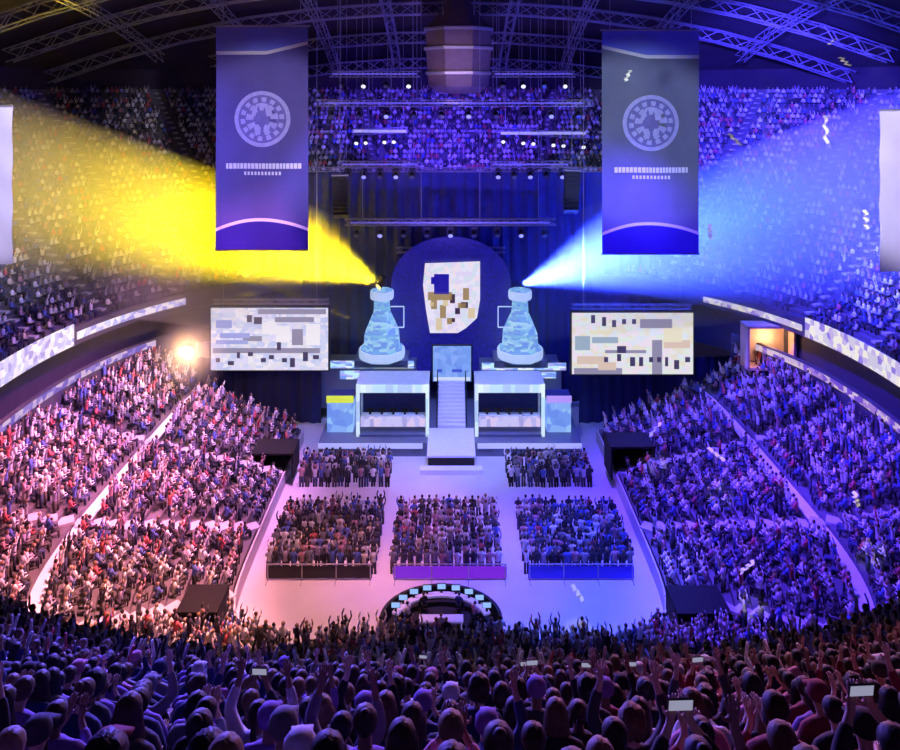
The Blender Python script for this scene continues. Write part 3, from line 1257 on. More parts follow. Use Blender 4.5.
def booth(px0, px1, side):
    d = 66.6
    a, b = at(px0, 385, d), at(px1, 431, d)
    w = b.x - a.x
    cx = (a.x + b.x) / 2
    z0, z1 = 1.2, a.z
    root = empty('player_booth', (cx, d + 1.6, z0), 'glass-fronted player booth with a glowing white frame, %s of the centre stairs' % side, 'booth', 'player booths on the stage')
    part(MB().box((cx, d + 0.06, z1 - 0.35), (w, 0.12, 0.7)), 'header', booth_led, root)
    part(MB().box((cx, d + 1.76, z1 - 0.1), (w, 3.26, 0.2)), 'roof_panel', M['white'], root)
    part(MB().box((cx, d + 1.7, z0 + 0.1), (w, 3.4, 0.2)), 'booth_floor', M['deck'], root)
    for sx in (-1, 1):
        part(MB().box((cx + sx * (w / 2 - 0.15), d + 0.15, (z0 + z1) / 2), (0.3, 0.3, z1 - z0)), 'corner_post', booth_led, root)
        part(MB().box((cx + sx * (w / 2 - 0.15), d + 3.2, (z0 + z1) / 2), (0.2, 0.2, z1 - z0)), 'corner_post', M['white'], root)
    part(MB().box((cx, d + 3.35, (z0 + z1) / 2), (w, 0.1, z1 - z0)), 'back_panel', M['drape'], root)
    ws = part(MB().box((cx, d + 1.0, z0 + 1.55), (w - 0.8, 0.8, 0.08)), 'counter', M['white'], root)
    part(MB().box((cx, d + 0.45, z0 + 1.15), (w - 0.7, 0.08, 0.9)), 'desk_front', desk_led, root)
    for k in range(5):
        x = cx + (k - 2) * w / 6.2
        o = empty('monitor', (x, d + 1.1, z0 + 1.6), 'gaming monitor, %s from the left on the desk of the %s booth' % (ordinal(k), side), 'monitor', 'monitors on the player desks')
        part(MB().box((x, d + 1.0, z0 + 1.95), (0.62, 0.05, 0.38)), 'monitor_shell', M['black'], o)
        part(MB().box((x, d + 1.03, z0 + 1.95), (0.56, 0.02, 0.32)), 'screen', mon_m, o)
        part(MB().box((x, d + 1.0, z0 + 1.67), (0.2, 0.16, 0.16)), 'stand', M['black'], o)
        b = make_person((x, d + 2.1, z0 + 0.2), PI, 0, [1, 6][side == 'right'] if False else (3 if side == 'left' else 6), 0, 'short', 0, k % 3, 1)
        tag(b, '%s-topped player seated %s from the left in the %s booth' % ('white' if side == 'left' else 'charcoal', ordinal(k), side), 'person', 'players in the %s booth' % side)
        st = empty('gaming_chair', (x, d + 2.15, z0 + 0.2), 'black gaming chair %s from the left in the %s booth' % (ordinal(k), side), 'chair', 'gaming chairs in the booths')
        part(MB().box((x, d + 2.15, z0 + 0.2 + 0.36), (0.5, 0.5, 0.08)), 'seat', M['black'], st)
        part(MB().box((x, d + 2.48, z0 + 0.2 + 0.85), (0.5, 0.1, 0.9)), 'backrest', M['black'], st)
        part(MB().bar((x, d + 2.15, z0 + 0.2), (x, d + 2.15, z0 + 0.55), 0.05, 6).box((x, d + 2.15, z0 + 0.23), (0.6, 0.08, 0.05)).box((x, d + 2.15, z0 + 0.23), (0.08, 0.6, 0.05)), 'base', M['black'], st)


booth(356, 429, 'left')
booth(475, 545, 'right')

# side LED cubes
cube_led = led('pale_blue_led', [srgb(115, 155, 243), srgb(135, 175, 248), srgb(110, 145, 240), srgb(150, 195, 250)], 0.5, 0.95)
yel = mat('yellow_glow_strip', (0.3, 0.3, 0.05, 1), 0.4, emit=srgb(200, 215, 60), strength=1.0)
pnk = mat('lilac_glow_strip', (0.3, 0.25, 0.3, 1), 0.4, emit=srgb(170, 140, 235), strength=1.0)
for (x0, x1, side, top) in ((327, 353, 'left', yel), (547, 571, 'right', pnk)):
    a, b = at(x0, 396, 67.5), at(x1, 431, 67.5)
    cx, w = (a.x + b.x) / 2, b.x - a.x
    root = empty('light_cube', (cx, 68.4, 1.2), 'pale blue glowing cabinet with a %s strip, beside the %s booth' % ('yellow' if top is yel else 'lilac', side), 'display')
    part(MB().box((cx, 68.4, (1.2 + a.z - 0.6) / 2), (w, 1.8, a.z - 0.6 - 1.2)), 'lit_panel', cube_led, root)
    part(MB().box((cx, 67.5, a.z - 0.3), (w + 0.1, 0.12, 0.6)), 'top_strip', top, root)
    part(MB().box((cx, 68.4, a.z - 0.35), (w, 1.68, 0.5)), 'cabinet_top', M['drape'], root)


# towers with lamp heads on either side
tower_led = led('cyan_tower_led', [srgb(115, 165, 235), srgb(145, 195, 240), srgb(125, 185, 230), srgb(165, 210, 245), srgb(110, 150, 235)], 0.5, 0.95, stretch=(1, 1, 3))
tower_trim = mat('white_tower_ring', (0.3, 0.3, 0.35, 1), 0.4, emit=srgb(180, 205, 245), strength=0.8)


def tower(pxc, label, side):
    d = 73.5
    base = at(pxc, 357, d)
    k = d / F
    root = empty('light_tower', (base.x, d, base.z), label, 'tower', 'bell-shaped light towers')
    prof = [(22 * k, 0), (22 * k, 1.0), (19 * k, 1.05), (18 * k, 2.5), (13 * k, 3.6), (9 * k, 4.4), (8 * k, 5.6), (11 * k, 5.7), (11 * k, 6.6), (6 * k, 6.7)]
    part(MB().lathe(base, prof, 8), 'bell_body', tower_led, root)
    part(MB().lathe(base, [(22.6 * k, 0.1), (23 * k, 0.3), (23 * k, 0.75), (22.6 * k, 0.9)], 20), 'base_ring', tower_trim, root)
    part(MB().lathe(base + Vector((0, 0, 5.75)), [(11.3 * k, 0), (11.8 * k, 0.15), (11.8 * k, 0.65), (11.3 * k, 0.8)], 20), 'crown_ring', tower_trim, root)
    sx = -1 if side == 'left' else 1
    q0, q1 = base + Vector((-sx * 0.9, -0.9, 5.2)), base + Vector((-sx * 2.2, -0.9, 3.2))
    g = MB()
    g.bar(q0, (q1.x, q0.y, q0.z), 0.06, 5).bar((q1.x, q0.y, q0.z), q1, 0.06, 5).bar(q1, (q0.x, q0.y, q1.z), 0.06, 5)
    part(g, 'side_frame', tower_trim, root)
    return base + Vector((0, 0, 6.9))


# towers stand on a rear riser
root = empty('tower_riser', (0, 75, 5), 'dark riser carrying the two bell-shaped light towers', 'platform')
for pxc in (382, 520):
    b = at(pxc, 357, 73.5)
    part(MB().box((b.x, 74.4, b.z - 0.35), (5.2, 3.8, 0.7)), 'riser_block', M['deck'], root)
tl = tower(382, 'cyan bell-shaped light tower left of the shield screen', 'left')
tr = tower(520, 'cyan bell-shaped light tower right of the shield screen', 'right')
lamp_at('yellow', tl + Vector((0, 0, 1.15)), 'yellow beam light on top of the left tower', 'beam lights on the towers', rz=-0.8, sc=1.6)


# ------------------------------------------------------------------ screens
def flat(mb, x0, x1, z0, z1, y, t=0.06):
    mb.box(((x0 + x1) / 2, y, (z0 + z1) / 2), (x1 - x0, t, z1 - z0))
    return mb


# arched backing and shield screen
d = 75.5
g = MB()
k = d / F
c = at(451, 300, d)
pts = []
pts_b = []
W_, top = 60 * k, 0
n = 28
arch = [(-W_, at(0, 372, d).z), (W_, at(0, 372, d).z), (W_, at(0, 290, d).z)]
for i in range(n + 1):
    t = PI * i / n
    arch.append((W_ * math.cos(t), at(0, 285, d).z + 48 * k * math.sin(t)))
nv = len(g.v)
for yy in (d, d + 0.5):
    for x, z in arch:
        g.v.append(Vector((c.x + x, yy, z)))
m_ = len(arch)
g.f.append(tuple(range(nv, nv + m_)))
g.f.append(tuple(range(nv + 2 * m_ - 1, nv + m_ - 1, -1)))
for i in range(m_):
    j = (i + 1) % m_
    g.f.append((nv + i, nv + j, nv + m_ + j, nv + m_ + i))
blue_back = led('deep_blue_led', [srgb(15, 10, 130), srgb(20, 15, 140), srgb(26, 24, 152), srgb(13, 8, 120), srgb(18, 14, 145)], 1.6, 0.9)
root = empty('arched_backdrop', (c.x, d, 4), 'deep blue arched screen wall behind the shield', 'screen')
part(g, 'arched_panel', blue_back, root)
part(truss_mb(at(397, 250, d + 1), at(505, 250, d + 1), 0.5, 0.9, 0.04), 'support_truss', M['steel'], root)

d = 74.9
root = empty('shield_screen', at(452, 296, d), 'white shield-shaped screen with blue square and gold marks above the stage', 'screen')
sh = [(425, 264), (480, 262), (480, 300), (477, 318), (466, 328), (458, 333), (430, 333), (426, 310), (423, 285)]
g = MB()
nv = 0
for yy in (d, d + 0.3):
    for px, py in sh:
        q = at(px, py, d)
        g.v.append(Vector((q.x, yy, q.z)))
m_ = len(sh)
g.f.append(tuple(range(m_)))
g.f.append(tuple(range(2 * m_ - 1, m_ - 1, -1)))
for i in range(m_):
    j = (i + 1) % m_
    g.f.append((i, j, m_ + j, m_ + i))
white_led = led('white_led', [srgb(225, 215, 245), srgb(235, 230, 250), srgb(215, 225, 240), srgb(240, 225, 240)], 0.8, 0.95)
part(g, 'screen_face', white_led, root)


def marks(root, d, spec, name, m, t=0.04):
    for (x0, y0, x1, y1) in spec:
        a, b = at(x0, y0, d), at(x1, y1, d)
        part(flat(MB(), a.x, b.x, b.z, a.z, d - 0.03, t), name, m, root)


def glow(name, r, g_, b, s=0.9):
    return mat(name, (0.02, 0.02, 0.02, 1), 0.4, emit=srgb(r, g_, b), strength=s)


marks(root, d, [(434, 274, 449, 294), (431, 277, 436, 284)], 'blue_square', glow('led_blue', 25, 15, 165))
marks(root, d, [(428, 292, 452, 300), (431, 300, 437, 309), (440, 305, 446, 318), (447, 318, 452, 324), (463, 288, 469, 300), (458, 303, 466, 308)], 'gold_mark', glow('led_gold', 165, 140, 95))
marks(root, d, [(450, 294, 455, 303), (455, 308, 460, 314), (461, 302, 468, 308), (451, 318, 455, 322)], 'dark_mark', glow('led_brown', 60, 35, 60))
marks(root, d, [(430, 302, 434, 306), (443, 300, 448, 306), (468, 308, 475, 318), (436, 318, 442, 330)], 'cream_mark', glow('led_cream', 225, 205, 170))

# middle cyan screen
d = 73.2
a, b = at(433, 346, d), at(471, 381, d)
root = empty('centre_screen', ((a.x + b.x) / 2, d, b.z), 'small pale blue screen at the head of the centre stairs', 'screen')
part(MB().box(((a.x + b.x) / 2, d + 0.1, (a.z + b.z) / 2), (b.x - a.x + 0.3, 0.2, a.z - b.z + 0.2)), 'screen_frame', M['black'], root)
part(MB().box(((a.x + b.x) / 2, d - 0.05, (a.z + b.z) / 2), (b.x - a.x, 0.1, a.z - b.z)), 'screen_face', led('sky_led', [srgb(115, 155, 240), srgb(125, 165, 245), srgb(138, 172, 248), srgb(110, 148, 238)], 0.6, 0.95), root)
marks(root, d - 0.06, [(434, 377, 470, 380.5)], 'bright_line', glow('led_white_line', 215, 225, 255))
marks(root, d - 0.06, [(437, 369, 442, 372), (452, 369, 462, 372)], 'blue_mark', glow('led_mid_blue', 60, 80, 215))


# hanging wide screens
def wide_screen(x0, y0, x1, y1, d, label, palette, specs):
    a, b = at(x0, y0, d), at(x1, y1, d)
    cx, cz = (a.x + b.x) / 2, (a.z + b.z) / 2
    w, h = b.x - a.x, a.z - b.z
    root = empty('hanging_screen', (cx, d, b.z), label, 'screen', 'wide screens beside the stage')
    part(MB().box((cx, d + 0.25, cz), (w + 0.3, 0.4, h + 0.3)), 'screen_frame', M['black'], root)
    part(MB().box((cx, d, cz), (w, 0.1, h)), 'screen_face', led('broadcast_led', palette, 0.55, 0.95, stretch=(1, 1, 1.6)), root)
    for i, (nm, m, sp) in enumerate(specs):
        marks(root, d - 0.06 - 0.012 * i, sp, nm, m)
    for sx in (-0.4, 0.4):
        part(MB().bar((cx + sx * w, d + 0.3, a.z), (cx + sx * w, d + 0.3, roof_z(cx, d) - 2), 0.03, 4), 'hoist_cable', M['steel'], root)
    part(truss_mb((cx - w / 2, d + 0.5, a.z + 0.45), (cx + w / 2, d + 0.5, a.z + 0.45), 0.4, 0.8, 0.035), 'top_truss', M['steel'], root)


rq = random.Random(4)
dk, gr, lv, wt = glow('led_slate', 70, 62, 100), glow('led_grey', 150, 145, 175), glow('led_lavender', 165, 170, 235), glow('led_white', 250, 245, 255)
rowmarks = []
x = 216
while x < 322:
    w = rq.choice([3, 4, 5, 6])
    y = rq.choice([352, 355, 358, 361])
    rowmarks.append((x, y, x + w, y + rq.choice([4, 6, 9])))
    x += w + rq.choice([3, 5, 8])
wide_screen(211, 308, 328, 370, 70, 'wide white screen with dark rows of marks, left of the stage',
            [srgb(225, 220, 250), srgb(240, 235, 250), srgb(210, 215, 245), srgb(230, 225, 240), srgb(200, 205, 245)],
            [('grey_band', gr, [(258, 309, 326, 314), (275, 317, 314, 322), (213, 348, 320, 353), (243, 336, 262, 341)]),
             ('lavender_block', lv, [(216, 320, 232, 328), (220, 333, 250, 338), (216, 340, 248, 344)]),
             ('dark_mark', dk, [(247, 315, 252, 322), (254, 317, 262, 324), (277, 340, 281, 350)] + rowmarks),
             ('portrait', gr, [(292, 329, 303, 345), (268, 330, 272, 334)]),
             ('white_block', wt, [(262, 322, 276, 334), (276, 326, 290, 342), (306, 324, 320, 345)])])
rowmarks = []
x = 604
while x < 690:
    w = rq.choice([3, 4, 5])
    y = rq.choice([354, 357, 360])
    rowmarks.append((x, y, x + w, y + rq.choice([5, 7, 9])))
    x += w + rq.choice([4, 6, 9])
wide_screen(572, 313, 693, 374, 70.5, 'wide cream and white screen with dark rows of marks, right of the stage',
            [srgb(225, 230, 245), srgb(235, 232, 235), srgb(225, 235, 230), srgb(240, 225, 240), srgb(232, 226, 210)],
            [('grey_band', gr, [(640, 319, 672, 328), (574, 368, 622, 374), (605, 350, 646, 353), (652, 340, 662, 374)]),
             ('tan_block', glow('led_tan', 225, 200, 185), [(577, 356, 606, 364), (598, 362, 616, 370), (664, 340, 690, 348)]),
             ('cream_block', glow('led_pale_cream', 240, 232, 205), [(664, 328, 682, 342), (590, 330, 612, 334)]),
             ('sage_block', glow('led_sage', 160, 180, 200), [(575, 336, 590, 350), (592, 337, 618, 343)]),
             ('dark_mark', dk, [(591, 315, 595, 323), (602, 317, 606, 326), (612, 320, 616, 327), (622, 319, 626, 324), (632, 319, 636, 324), (617, 346, 626, 353)] + rowmarks)])


# ------------------------------------------------------------------ tall banners
def banner(x0, x1, y0, y1, d, label, cloth, topc, slope, seedk):
    a, b = at(x0, y0, d), at(x1, y1, d)
    cx, w, h = (a.x + b.x) / 2, b.x - a.x, a.z - b.z
    root = empty('tall_banner', (cx, d, b.z), label, 'banner', 'tall hanging banners')
    part(MB().bar((a.x - 0.15, d, a.z), (b.x + 0.15, d, a.z), 0.09, 8), 'top_bar', M['steel'], root)
    part(MB().bar((a.x - 0.05, d, b.z), (b.x + 0.05, d, b.z), 0.07, 8), 'bottom_bar', M['black'], root)
    for sx in (-0.42, 0.42):
        part(MB().bar((cx + sx * w, d, a.z), (cx + sx * w, d, roof_z(cx, d) - 1.0), 0.03, 4), 'hanging_cable', M['steel'], root)

    def wave(x, z):
        return 0.10 * math.sin((x - cx) * 1.1 + 0.15 * z) * min(1.0, (a.z - z) / 4 + 0.1)
    NX, NZ = 24, 60

    def sheet(xx0, xx1, z0f, z1f, off, nx=NX, nz=NZ):
        P = []
        for j in range(nz + 1):
            row = []
            for i in range(nx + 1):
                x = xx0 + (xx1 - xx0) * i / nx
                z = lerp(z0f(x), z1f(x), j / nz)
                row.append((x, d + wave(x, z) - off, z))
            P.append(row)
        return P
    g = MB()
    g.grid(sheet(a.x, b.x, lambda x: b.z, lambda x: a.z, 0))
    g.grid(sheet(a.x, b.x, lambda x: b.z, lambda x: a.z, -0.03))
    part(g, 'cloth', cloth, root, True)
    # top field with a bright wavy border, foot field under an arch line
    pk = F / d

    def topline(x):
        u = (x - a.x) / w
        u = u if slope > 0 else 1 - u
        drop = 25 if u < 0.55 else 25 - 10 * (u - 0.55) / 0.45
        return a.z - drop / pk

    def arch_line(x):
        u = (x - cx) / (w / 2)
        return b.z + (22 + 10 * (1 - u * u)) / pk
    g = MB()
    g.grid(sheet(a.x, b.x, topline, lambda x: a.z - 0.1, 0.025, 24, 4))
    part(g, 'top_field', topc, root, True)
    g = MB()
    g.grid(sheet(a.x, b.x, lambda x: topline(x) - 3.6 / pk, topline, 0.035, 24, 1))
    part(g, 'border_line', M['banner_line'], root, True)
    g = MB()
    g.grid(sheet(a.x, b.x, lambda x: arch_line(x) - 3.2 / pk, arch_line, 0.035, 24, 1))
    part(g, 'border_line', M['banner_line'], root, True)
    g = MB()
    g.grid(sheet(a.x, b.x, lambda x: b.z + 0.05, lambda x: arch_line(x) - 3 / pk, 0.025, 24, 4))
    part(g, 'foot_field', M['banner_foot'], root, True)
    # round crest
    ccx, ccz, R = cx + 0.03, a.z - 93 / pk, 28 / pk
    g = MB()

    def poly(pts):
        n = len(g.v)
        for x, z in pts:
            g.v.append(Vector((x, d + wave(x, z) - 0.05, z)))
        g.f.append(tuple(range(n, n + len(pts))))

    def arc(r0, r1, t0, t1, n):
        for i in range(n):
            ta, tb = t0 + (t1 - t0) * i / n, t0 + (t1 - t0) * (i + 1) / n
            poly([(ccx + r0 * math.cos(ta), ccz + r0 * math.sin(ta)), (ccx + r1 * math.cos(ta), ccz + r1 * math.sin(ta)),
                  (ccx + r1 * math.cos(tb), ccz + r1 * math.sin(tb)), (ccx + r0 * math.cos(tb), ccz + r0 * math.sin(tb))])
    for k in range(9):
        tt = PI * k / 9
        arc(R * 0.30, R * 0.58, 2 * tt, 2 * tt + 0.4, 2)
    arc(R * 0.86, R, 0, 2 * PI, 40)
    for i in range(14):
        arc(R * 0.62, R * 0.78, 2 * PI * i / 14, 2 * PI * (i + 0.55) / 14, 2)
    # crossbar and centre wedge of the crest
    poly([(ccx - R, ccz - R * 0.12), (ccx + R, ccz - R * 0.12), (ccx + R, ccz + R * 0.1), (ccx - R, ccz + R * 0.1)])
    poly([(ccx - R * 0.42, ccz + R * 0.1), (ccx + R * 0.42, ccz + R * 0.1), (ccx + R * 0.2, ccz + R * 0.55), (ccx - R * 0.2, ccz + R * 0.55)])
    for s in (-1, 1):
        poly([(ccx + s * R * 0.1, ccz - R * 0.2), (ccx + s * R * 0.3, ccz - R * 0.2), (ccx + s * R * 0.22, ccz - R * 0.62), (ccx + s * R * 0.05, ccz - R * 0.45)])
    part(g, 'crest', M['emblem'], root)
    # tinted disc behind the crest
    g = MB()

    def poly(pts):
        n = len(g.v)
        for x, z in pts:
            g.v.append(Vector((x, d + wave(x, z) - 0.035, z)))
        g.f.append(tuple(range(n, n + len(pts))))
    arc(0.01, R, 0, 2 * PI, 40)
    part(g, 'crest_disc', M['crest_disc'], root)
    # line of lettering, too small to read: even upright strokes
    g = MB()
    rz = random.Random(seedk)
    lx0, lx1 = cx - 36 / pk, cx + 36 / pk
    lz = a.z - 140 / pk
    x = lx0
    while x < lx1:
        lw = rz.choice([2.2, 2.8, 3.4]) / pk
        hh = 5.5 / pk
        poly([(x, lz - hh / 2), (x + lw, lz - hh / 2), (x + lw, lz + hh / 2), (x, lz + hh / 2)])
        x += lw + 0.7 / pk
    x = cx - 18 / pk
    while x < cx + 18 / pk:
        lw = 2.2 / pk
        poly([(x, lz - 9 / pk), (x + lw, lz - 9 / pk), (x + lw, lz - 5.5 / pk), (x, lz - 5.5 / pk)])
        x += lw + 1.3 / pk
    part(g, 'lettering', M['banner_line'], root)
    return root


banner(216, 308, 26, 250, 62, 'tall indigo banner with round crest, before the yellow beam', M['banner'], M['banner_top'], 1, 3)
banner(602, 699, 30, 254, 62, 'tall slate-blue banner with round crest, before the blue beam', M['banner_b'], M['banner_top'], -1, 5)

# side banners, cropped by the frame
for sx, x0, x1, y0, y1, nm in ((-1, -62, 12, 106, 264, 'left'), (1, 880, 960, 110, 272, 'right')):
    d = 46
    a, b = at(x0, y0, d), at(x1, y1, d)
    cx = (a.x + b.x) / 2
    root = empty('side_banner', (cx, d, b.z), 'pale lilac banner cut off by the %s edge of the picture' % nm, 'banner')
    P = [[(a.x + (b.x - a.x) * i / 10, d + 0.06 * math.sin(i * 1.3 + j), b.z + (a.z - b.z) * j / 20) for i in range(11)] for j in range(21)]
    part(MB().grid(P).grid([[(x, y + 0.03, z) for x, y, z in r] for r in P]), 'cloth', M['side_banner'], root, True)
    part(MB().bar((a.x, d, a.z), (b.x, d, a.z), 0.08, 6), 'top_bar', M['steel'], root)
    part(MB().bar((cx, d, a.z), (cx, d, roof_z(cx, d) - 0.3), 0.03, 4), 'hanging_cable', M['steel'], root)

# ------------------------------------------------------------------ ribbon boards on the tier fronts
ring, _ = up_curve(-0.38, 500)


def ribbon_board(sel, z0, h, m, label, name='ribbon_board', t=0.1):
    pts = [(x, y, z0) for x, y in ring if sel(x, y)]
    if pts[0][1] > pts[-1][1]:
        pts = pts[::-1]
    o = MB().ribbon(pts, h, t).build(name, m)
    return tag(o, label, 'display', 'bright boards along the tier fronts')


rb_l = led('white_ribbon_led', [srgb(190, 185, 250), srgb(235, 225, 250), srgb(210, 205, 250), srgb(250, 240, 250), srgb(160, 150, 225)], 0.7, 1.0)
rb_r = led('cream_ribbon_led', [srgb(205, 200, 220), srgb(240, 235, 220), srgb(190, 175, 225), srgb(230, 225, 235), srgb(140, 120, 220)], 0.7, 0.95)
ribbon_board(lambda x, y: x < 0 and 44 < y < 60, 11.65, 1.7, rb_l, 'bright white board on the left upper tier front')
ribbon_board(lambda x, y: x < 0 and 60 <= y < 70, 12.0, 0.6, rb_l, 'thin far board on the left upper tier front')
ribbon_board(lambda x, y: x > 0 and 44 < y < 62, 11.65, 1.6, rb_r, 'bright cream board on the right upper tier front')
ribbon_board(lambda x, y: x > 0 and 62 <= y < 71, 12.0, 0.5, rb_r, 'thin far board on the right upper tier front')

lcp = [(x * 1.005, y) for x, y in lc2]


def parapet_board(sel, m, label):
    pts = [(x - math.copysign(0.2, x), y, 9.15) for x, y in lcp if sel(x, y)]
    o = MB().ribbon(pts, 0.5, 0.08).build('parapet_board', m)
    tag(o, label, 'display', 'thin lit boards on the lower parapet')


parapet_board(lambda x, y: x < 0 and 40 < y < 67, led('lilac_parapet_led', [srgb(150, 130, 220), srgb(205, 185, 235), srgb(120, 100, 205), srgb(225, 200, 235)], 0.6, 0.8), 'thin lilac lit board along the top of the left lower tier')
parapet_board(lambda x, y: x > 0 and 40 < y < 67, led('rose_parapet_led', [srgb(215, 190, 225), srgb(170, 130, 225), srgb(235, 210, 225), srgb(120, 80, 220)], 0.6, 0.8), 'thin rose lit board along the top of the right lower tier')

# warm lamp at the left, warm-lit opening at the right
p = at(190, 350, 64)
warm = mat('warm_lamp_lens', (0.3, 0.2, 0.1, 1), 0.3, emit=(1.0, 0.72, 0.36, 1), strength=6.0)
root = empty('follow_spot', (p.x, p.y, p.z - 1.4), 'warm glowing spotlight on a post at the left of the lower tier', 'spotlight')
part(MB().bar((p.x, p.y, low_z(16)), (p.x, p.y, p.z), 0.06, 8), 'post', M['black'], root)
part(MB().bar((p.x, p.y + 0.9, p.z + 0.25), (p.x, p.y - 0.3, p.z), 0.4, 12, 0.5), 'lamp_housing', M['black'], root)
part(MB().bar((p.x, p.y - 0.3, p.z), (p.x, p.y - 0.36, p.z - 0.01), 0.44, 14), 'lens', warm, root)
WARM_P = p
p = at(768, 338, 65.2)
p.z = 9.8
g = MB()
w, h, dd = 4.0, 3.6, 1.6
g.box((p.x - w / 2, p.y, p.z), (0.2, dd, h)).box((p.x + w / 2, p.y, p.z), (0.2, dd, h)).box((p.x, p.y, p.z + h / 2), (w + 0.2, dd, 0.2)).box((p.x, p.y, p.z - h / 2), (w + 0.2, dd, 0.2)).box((p.x, p.y + dd / 2, p.z), (w, 0.15, h))
o = g.build('door_1', mat('tan_opening_wall', (0.75, 0.55, 0.4, 1), 0.8, noise=0.2, nscale=1.5))
tag(o, 'warm-lit opening at the far end of the right concourse', 'opening', kind='structure')
WARM_R = p

# ------------------------------------------------------------------ floor furniture
# barrier behind the floor blocks, magenta-lit strip
for x0, x1, nm, m in ((-3.7, 3.7, 'middle', glow('magenta_strip', 120, 30, 215, 0.9)), (-12.0, -5.1, 'left', M['black']), (5.1, 12.0, 'right', mat('blue_barrier', (0.06, 0.04, 0.6, 1), 0.5))):
    root = empty('crowd_barrier', ((x0 + x1) / 2, 49.0, 0), 'low barrier behind the %s floor block%s' % (nm, {'middle': ', glowing magenta', 'left': ', black', 'right': ', dark blue'}[nm]), 'barrier', 'barriers behind the floor blocks')
    part(MB().box(((x0 + x1) / 2, 49.0, 0.5), (x1 - x0, 0.08, 0.75)), 'barrier_panel', m, root)
    for k in range(4):
        x = lerp(x0 + 0.1, x1 - 0.1, k / 3)
        part(MB().bar((x, 48.95, 0), (x, 48.95, 1.05), 0.04, 6).bar((x, 48.9, 0.03), (x, 48.4, 0.03), 0.03, 4), 'post', M['steel'], root)
    part(MB().bar((x0, 48.95, 1.05), (x1, 48.95, 1.05), 0.04, 6), 'top_rail', M['steel'], root)

# sound and light control island
C0 = at(441, 640, 43.6)
cx, cy = C0.x, 43.9
root = empty('control_island', (cx, cy, 0), 'black half-round control island with tiered desks on the near floor', 'control desk')
g = MB()
pts = []
for i in range(25):
    t = PI * i / 24
    pts.append((cx + 3.5 * math.cos(t), cy + 2.9 * math.sin(t), 0))
g.ribbon(pts, 1.15, 0.2)
part(g, 'curved_wall', M['black'], root)
g = MB()
top = [Vector((cx, cy - 0.3, 0))] + [Vector((cx + 3.38 * math.cos(PI * i / 24), cy + 2.78 * math.sin(PI * i / 24), 0)) for i in range(25)]
nt_ = len(top)
g.v = [v + Vector((0, 0, 0.005)) for v in top] + [v + Vector((0, 0, 0.3)) for v in top]
g.f = [tuple(range(nt_ - 1, -1, -1)), tuple(range(nt_, 2 * nt_))] + [(i, (i + 1) % nt_, nt_ + (i + 1) % nt_, nt_ + i) for i in range(nt_)]
part(g, 'riser', M['black'], root)
desk_glow = mat('glowing_desk_surface', (0.6, 0.55, 0.7, 1), 0.5, emit=srgb(170, 150, 230), strength=0.25)  # desk tops given a faint glow in place of light falling on them
for r_, (rad, zz) in enumerate(((2.85, 0.95),)):
    g = MB()
    ptsd = [(cx + rad * math.cos(PI * (i + 2) / 22), cy + rad * 0.85 * math.sin(PI * (i + 2) / 22) - 0.1, zz - 0.1) for i in range(19)]
    g.ribbon(ptsd, 0.12, 0.42)
    part(g, 'desk_top', desk_glow, root)
g = MB()
g.box((cx, cy + 0.15, 0.95), (2.6, 0.6, 0.1))
for sx in (-1, 1):
    g.box((cx + sx * 1.2, cy + 0.15, 0.6), (0.08, 0.5, 0.6))
part(g, 'mixing_table', desk_glow, root)
for k in range(9):
    t = PI * (k + 1) / 10
    rad = 2.85
    x, y = cx + rad * math.cos(t), cy + rad * 0.85 * math.sin(t) - 0.02
    o = empty('console_monitor', (x, y, 1.0), 'lit monitor, %s from the right along the control island desk' % ordinal(k), 'monitor', 'monitors on the control island')
    part(MB().box((x, y + 0.03, 1.35), (0.55, 0.05, 0.36)), 'monitor_shell', M['black'], o)
    part(MB().box((x, y - 0.005, 1.35), (0.5, 0.02, 0.3)), 'screen', mon_m, o)
    part(MB().box((x, y + 0.03, 1.09), (0.14, 0.14, 0.2)), 'stand', M['black'], o)
fol = [(-1.95, 0.95, 5, 'white-topped', 3), (-1.05, 1.75, 0, 'black-topped', 0), (0.0, -0.1, 2, 'grey-topped', 2), (1.05, 1.75, 1, 'navy-topped', 1), (1.95, 0.95, 3, 'pink-topped', 7)]
for k, (dx, dy, _, lb, si) in enumerate(fol):
    b = make_person((cx + dx, cy + dy - 0.25, 0.3), -0.4 * dx, 0, si, k % 3, 'short', 0, k % 3, 1)
    tag(b, '%s operator seated %s from the left inside the control island' % (lb, ordinal(k)), 'person', 'operators in the control island')
    x, y = cx + dx, cy + dy - 0.25
    st = empty('stool', (x, y, 0.3), 'black stool under the %s operator' % lb, 'stool', 'stools in the control island')
    part(MB().bar((x, y, 0.62), (x, y, 0.70), 0.2, 12), 'seat', M['black'], st)
    part(MB().bar((x, y, 0.3), (x, y, 0.62), 0.035, 6).bar((x, y, 0.3), (x, y, 0.34), 0.2, 10), 'base', M['black'], st)


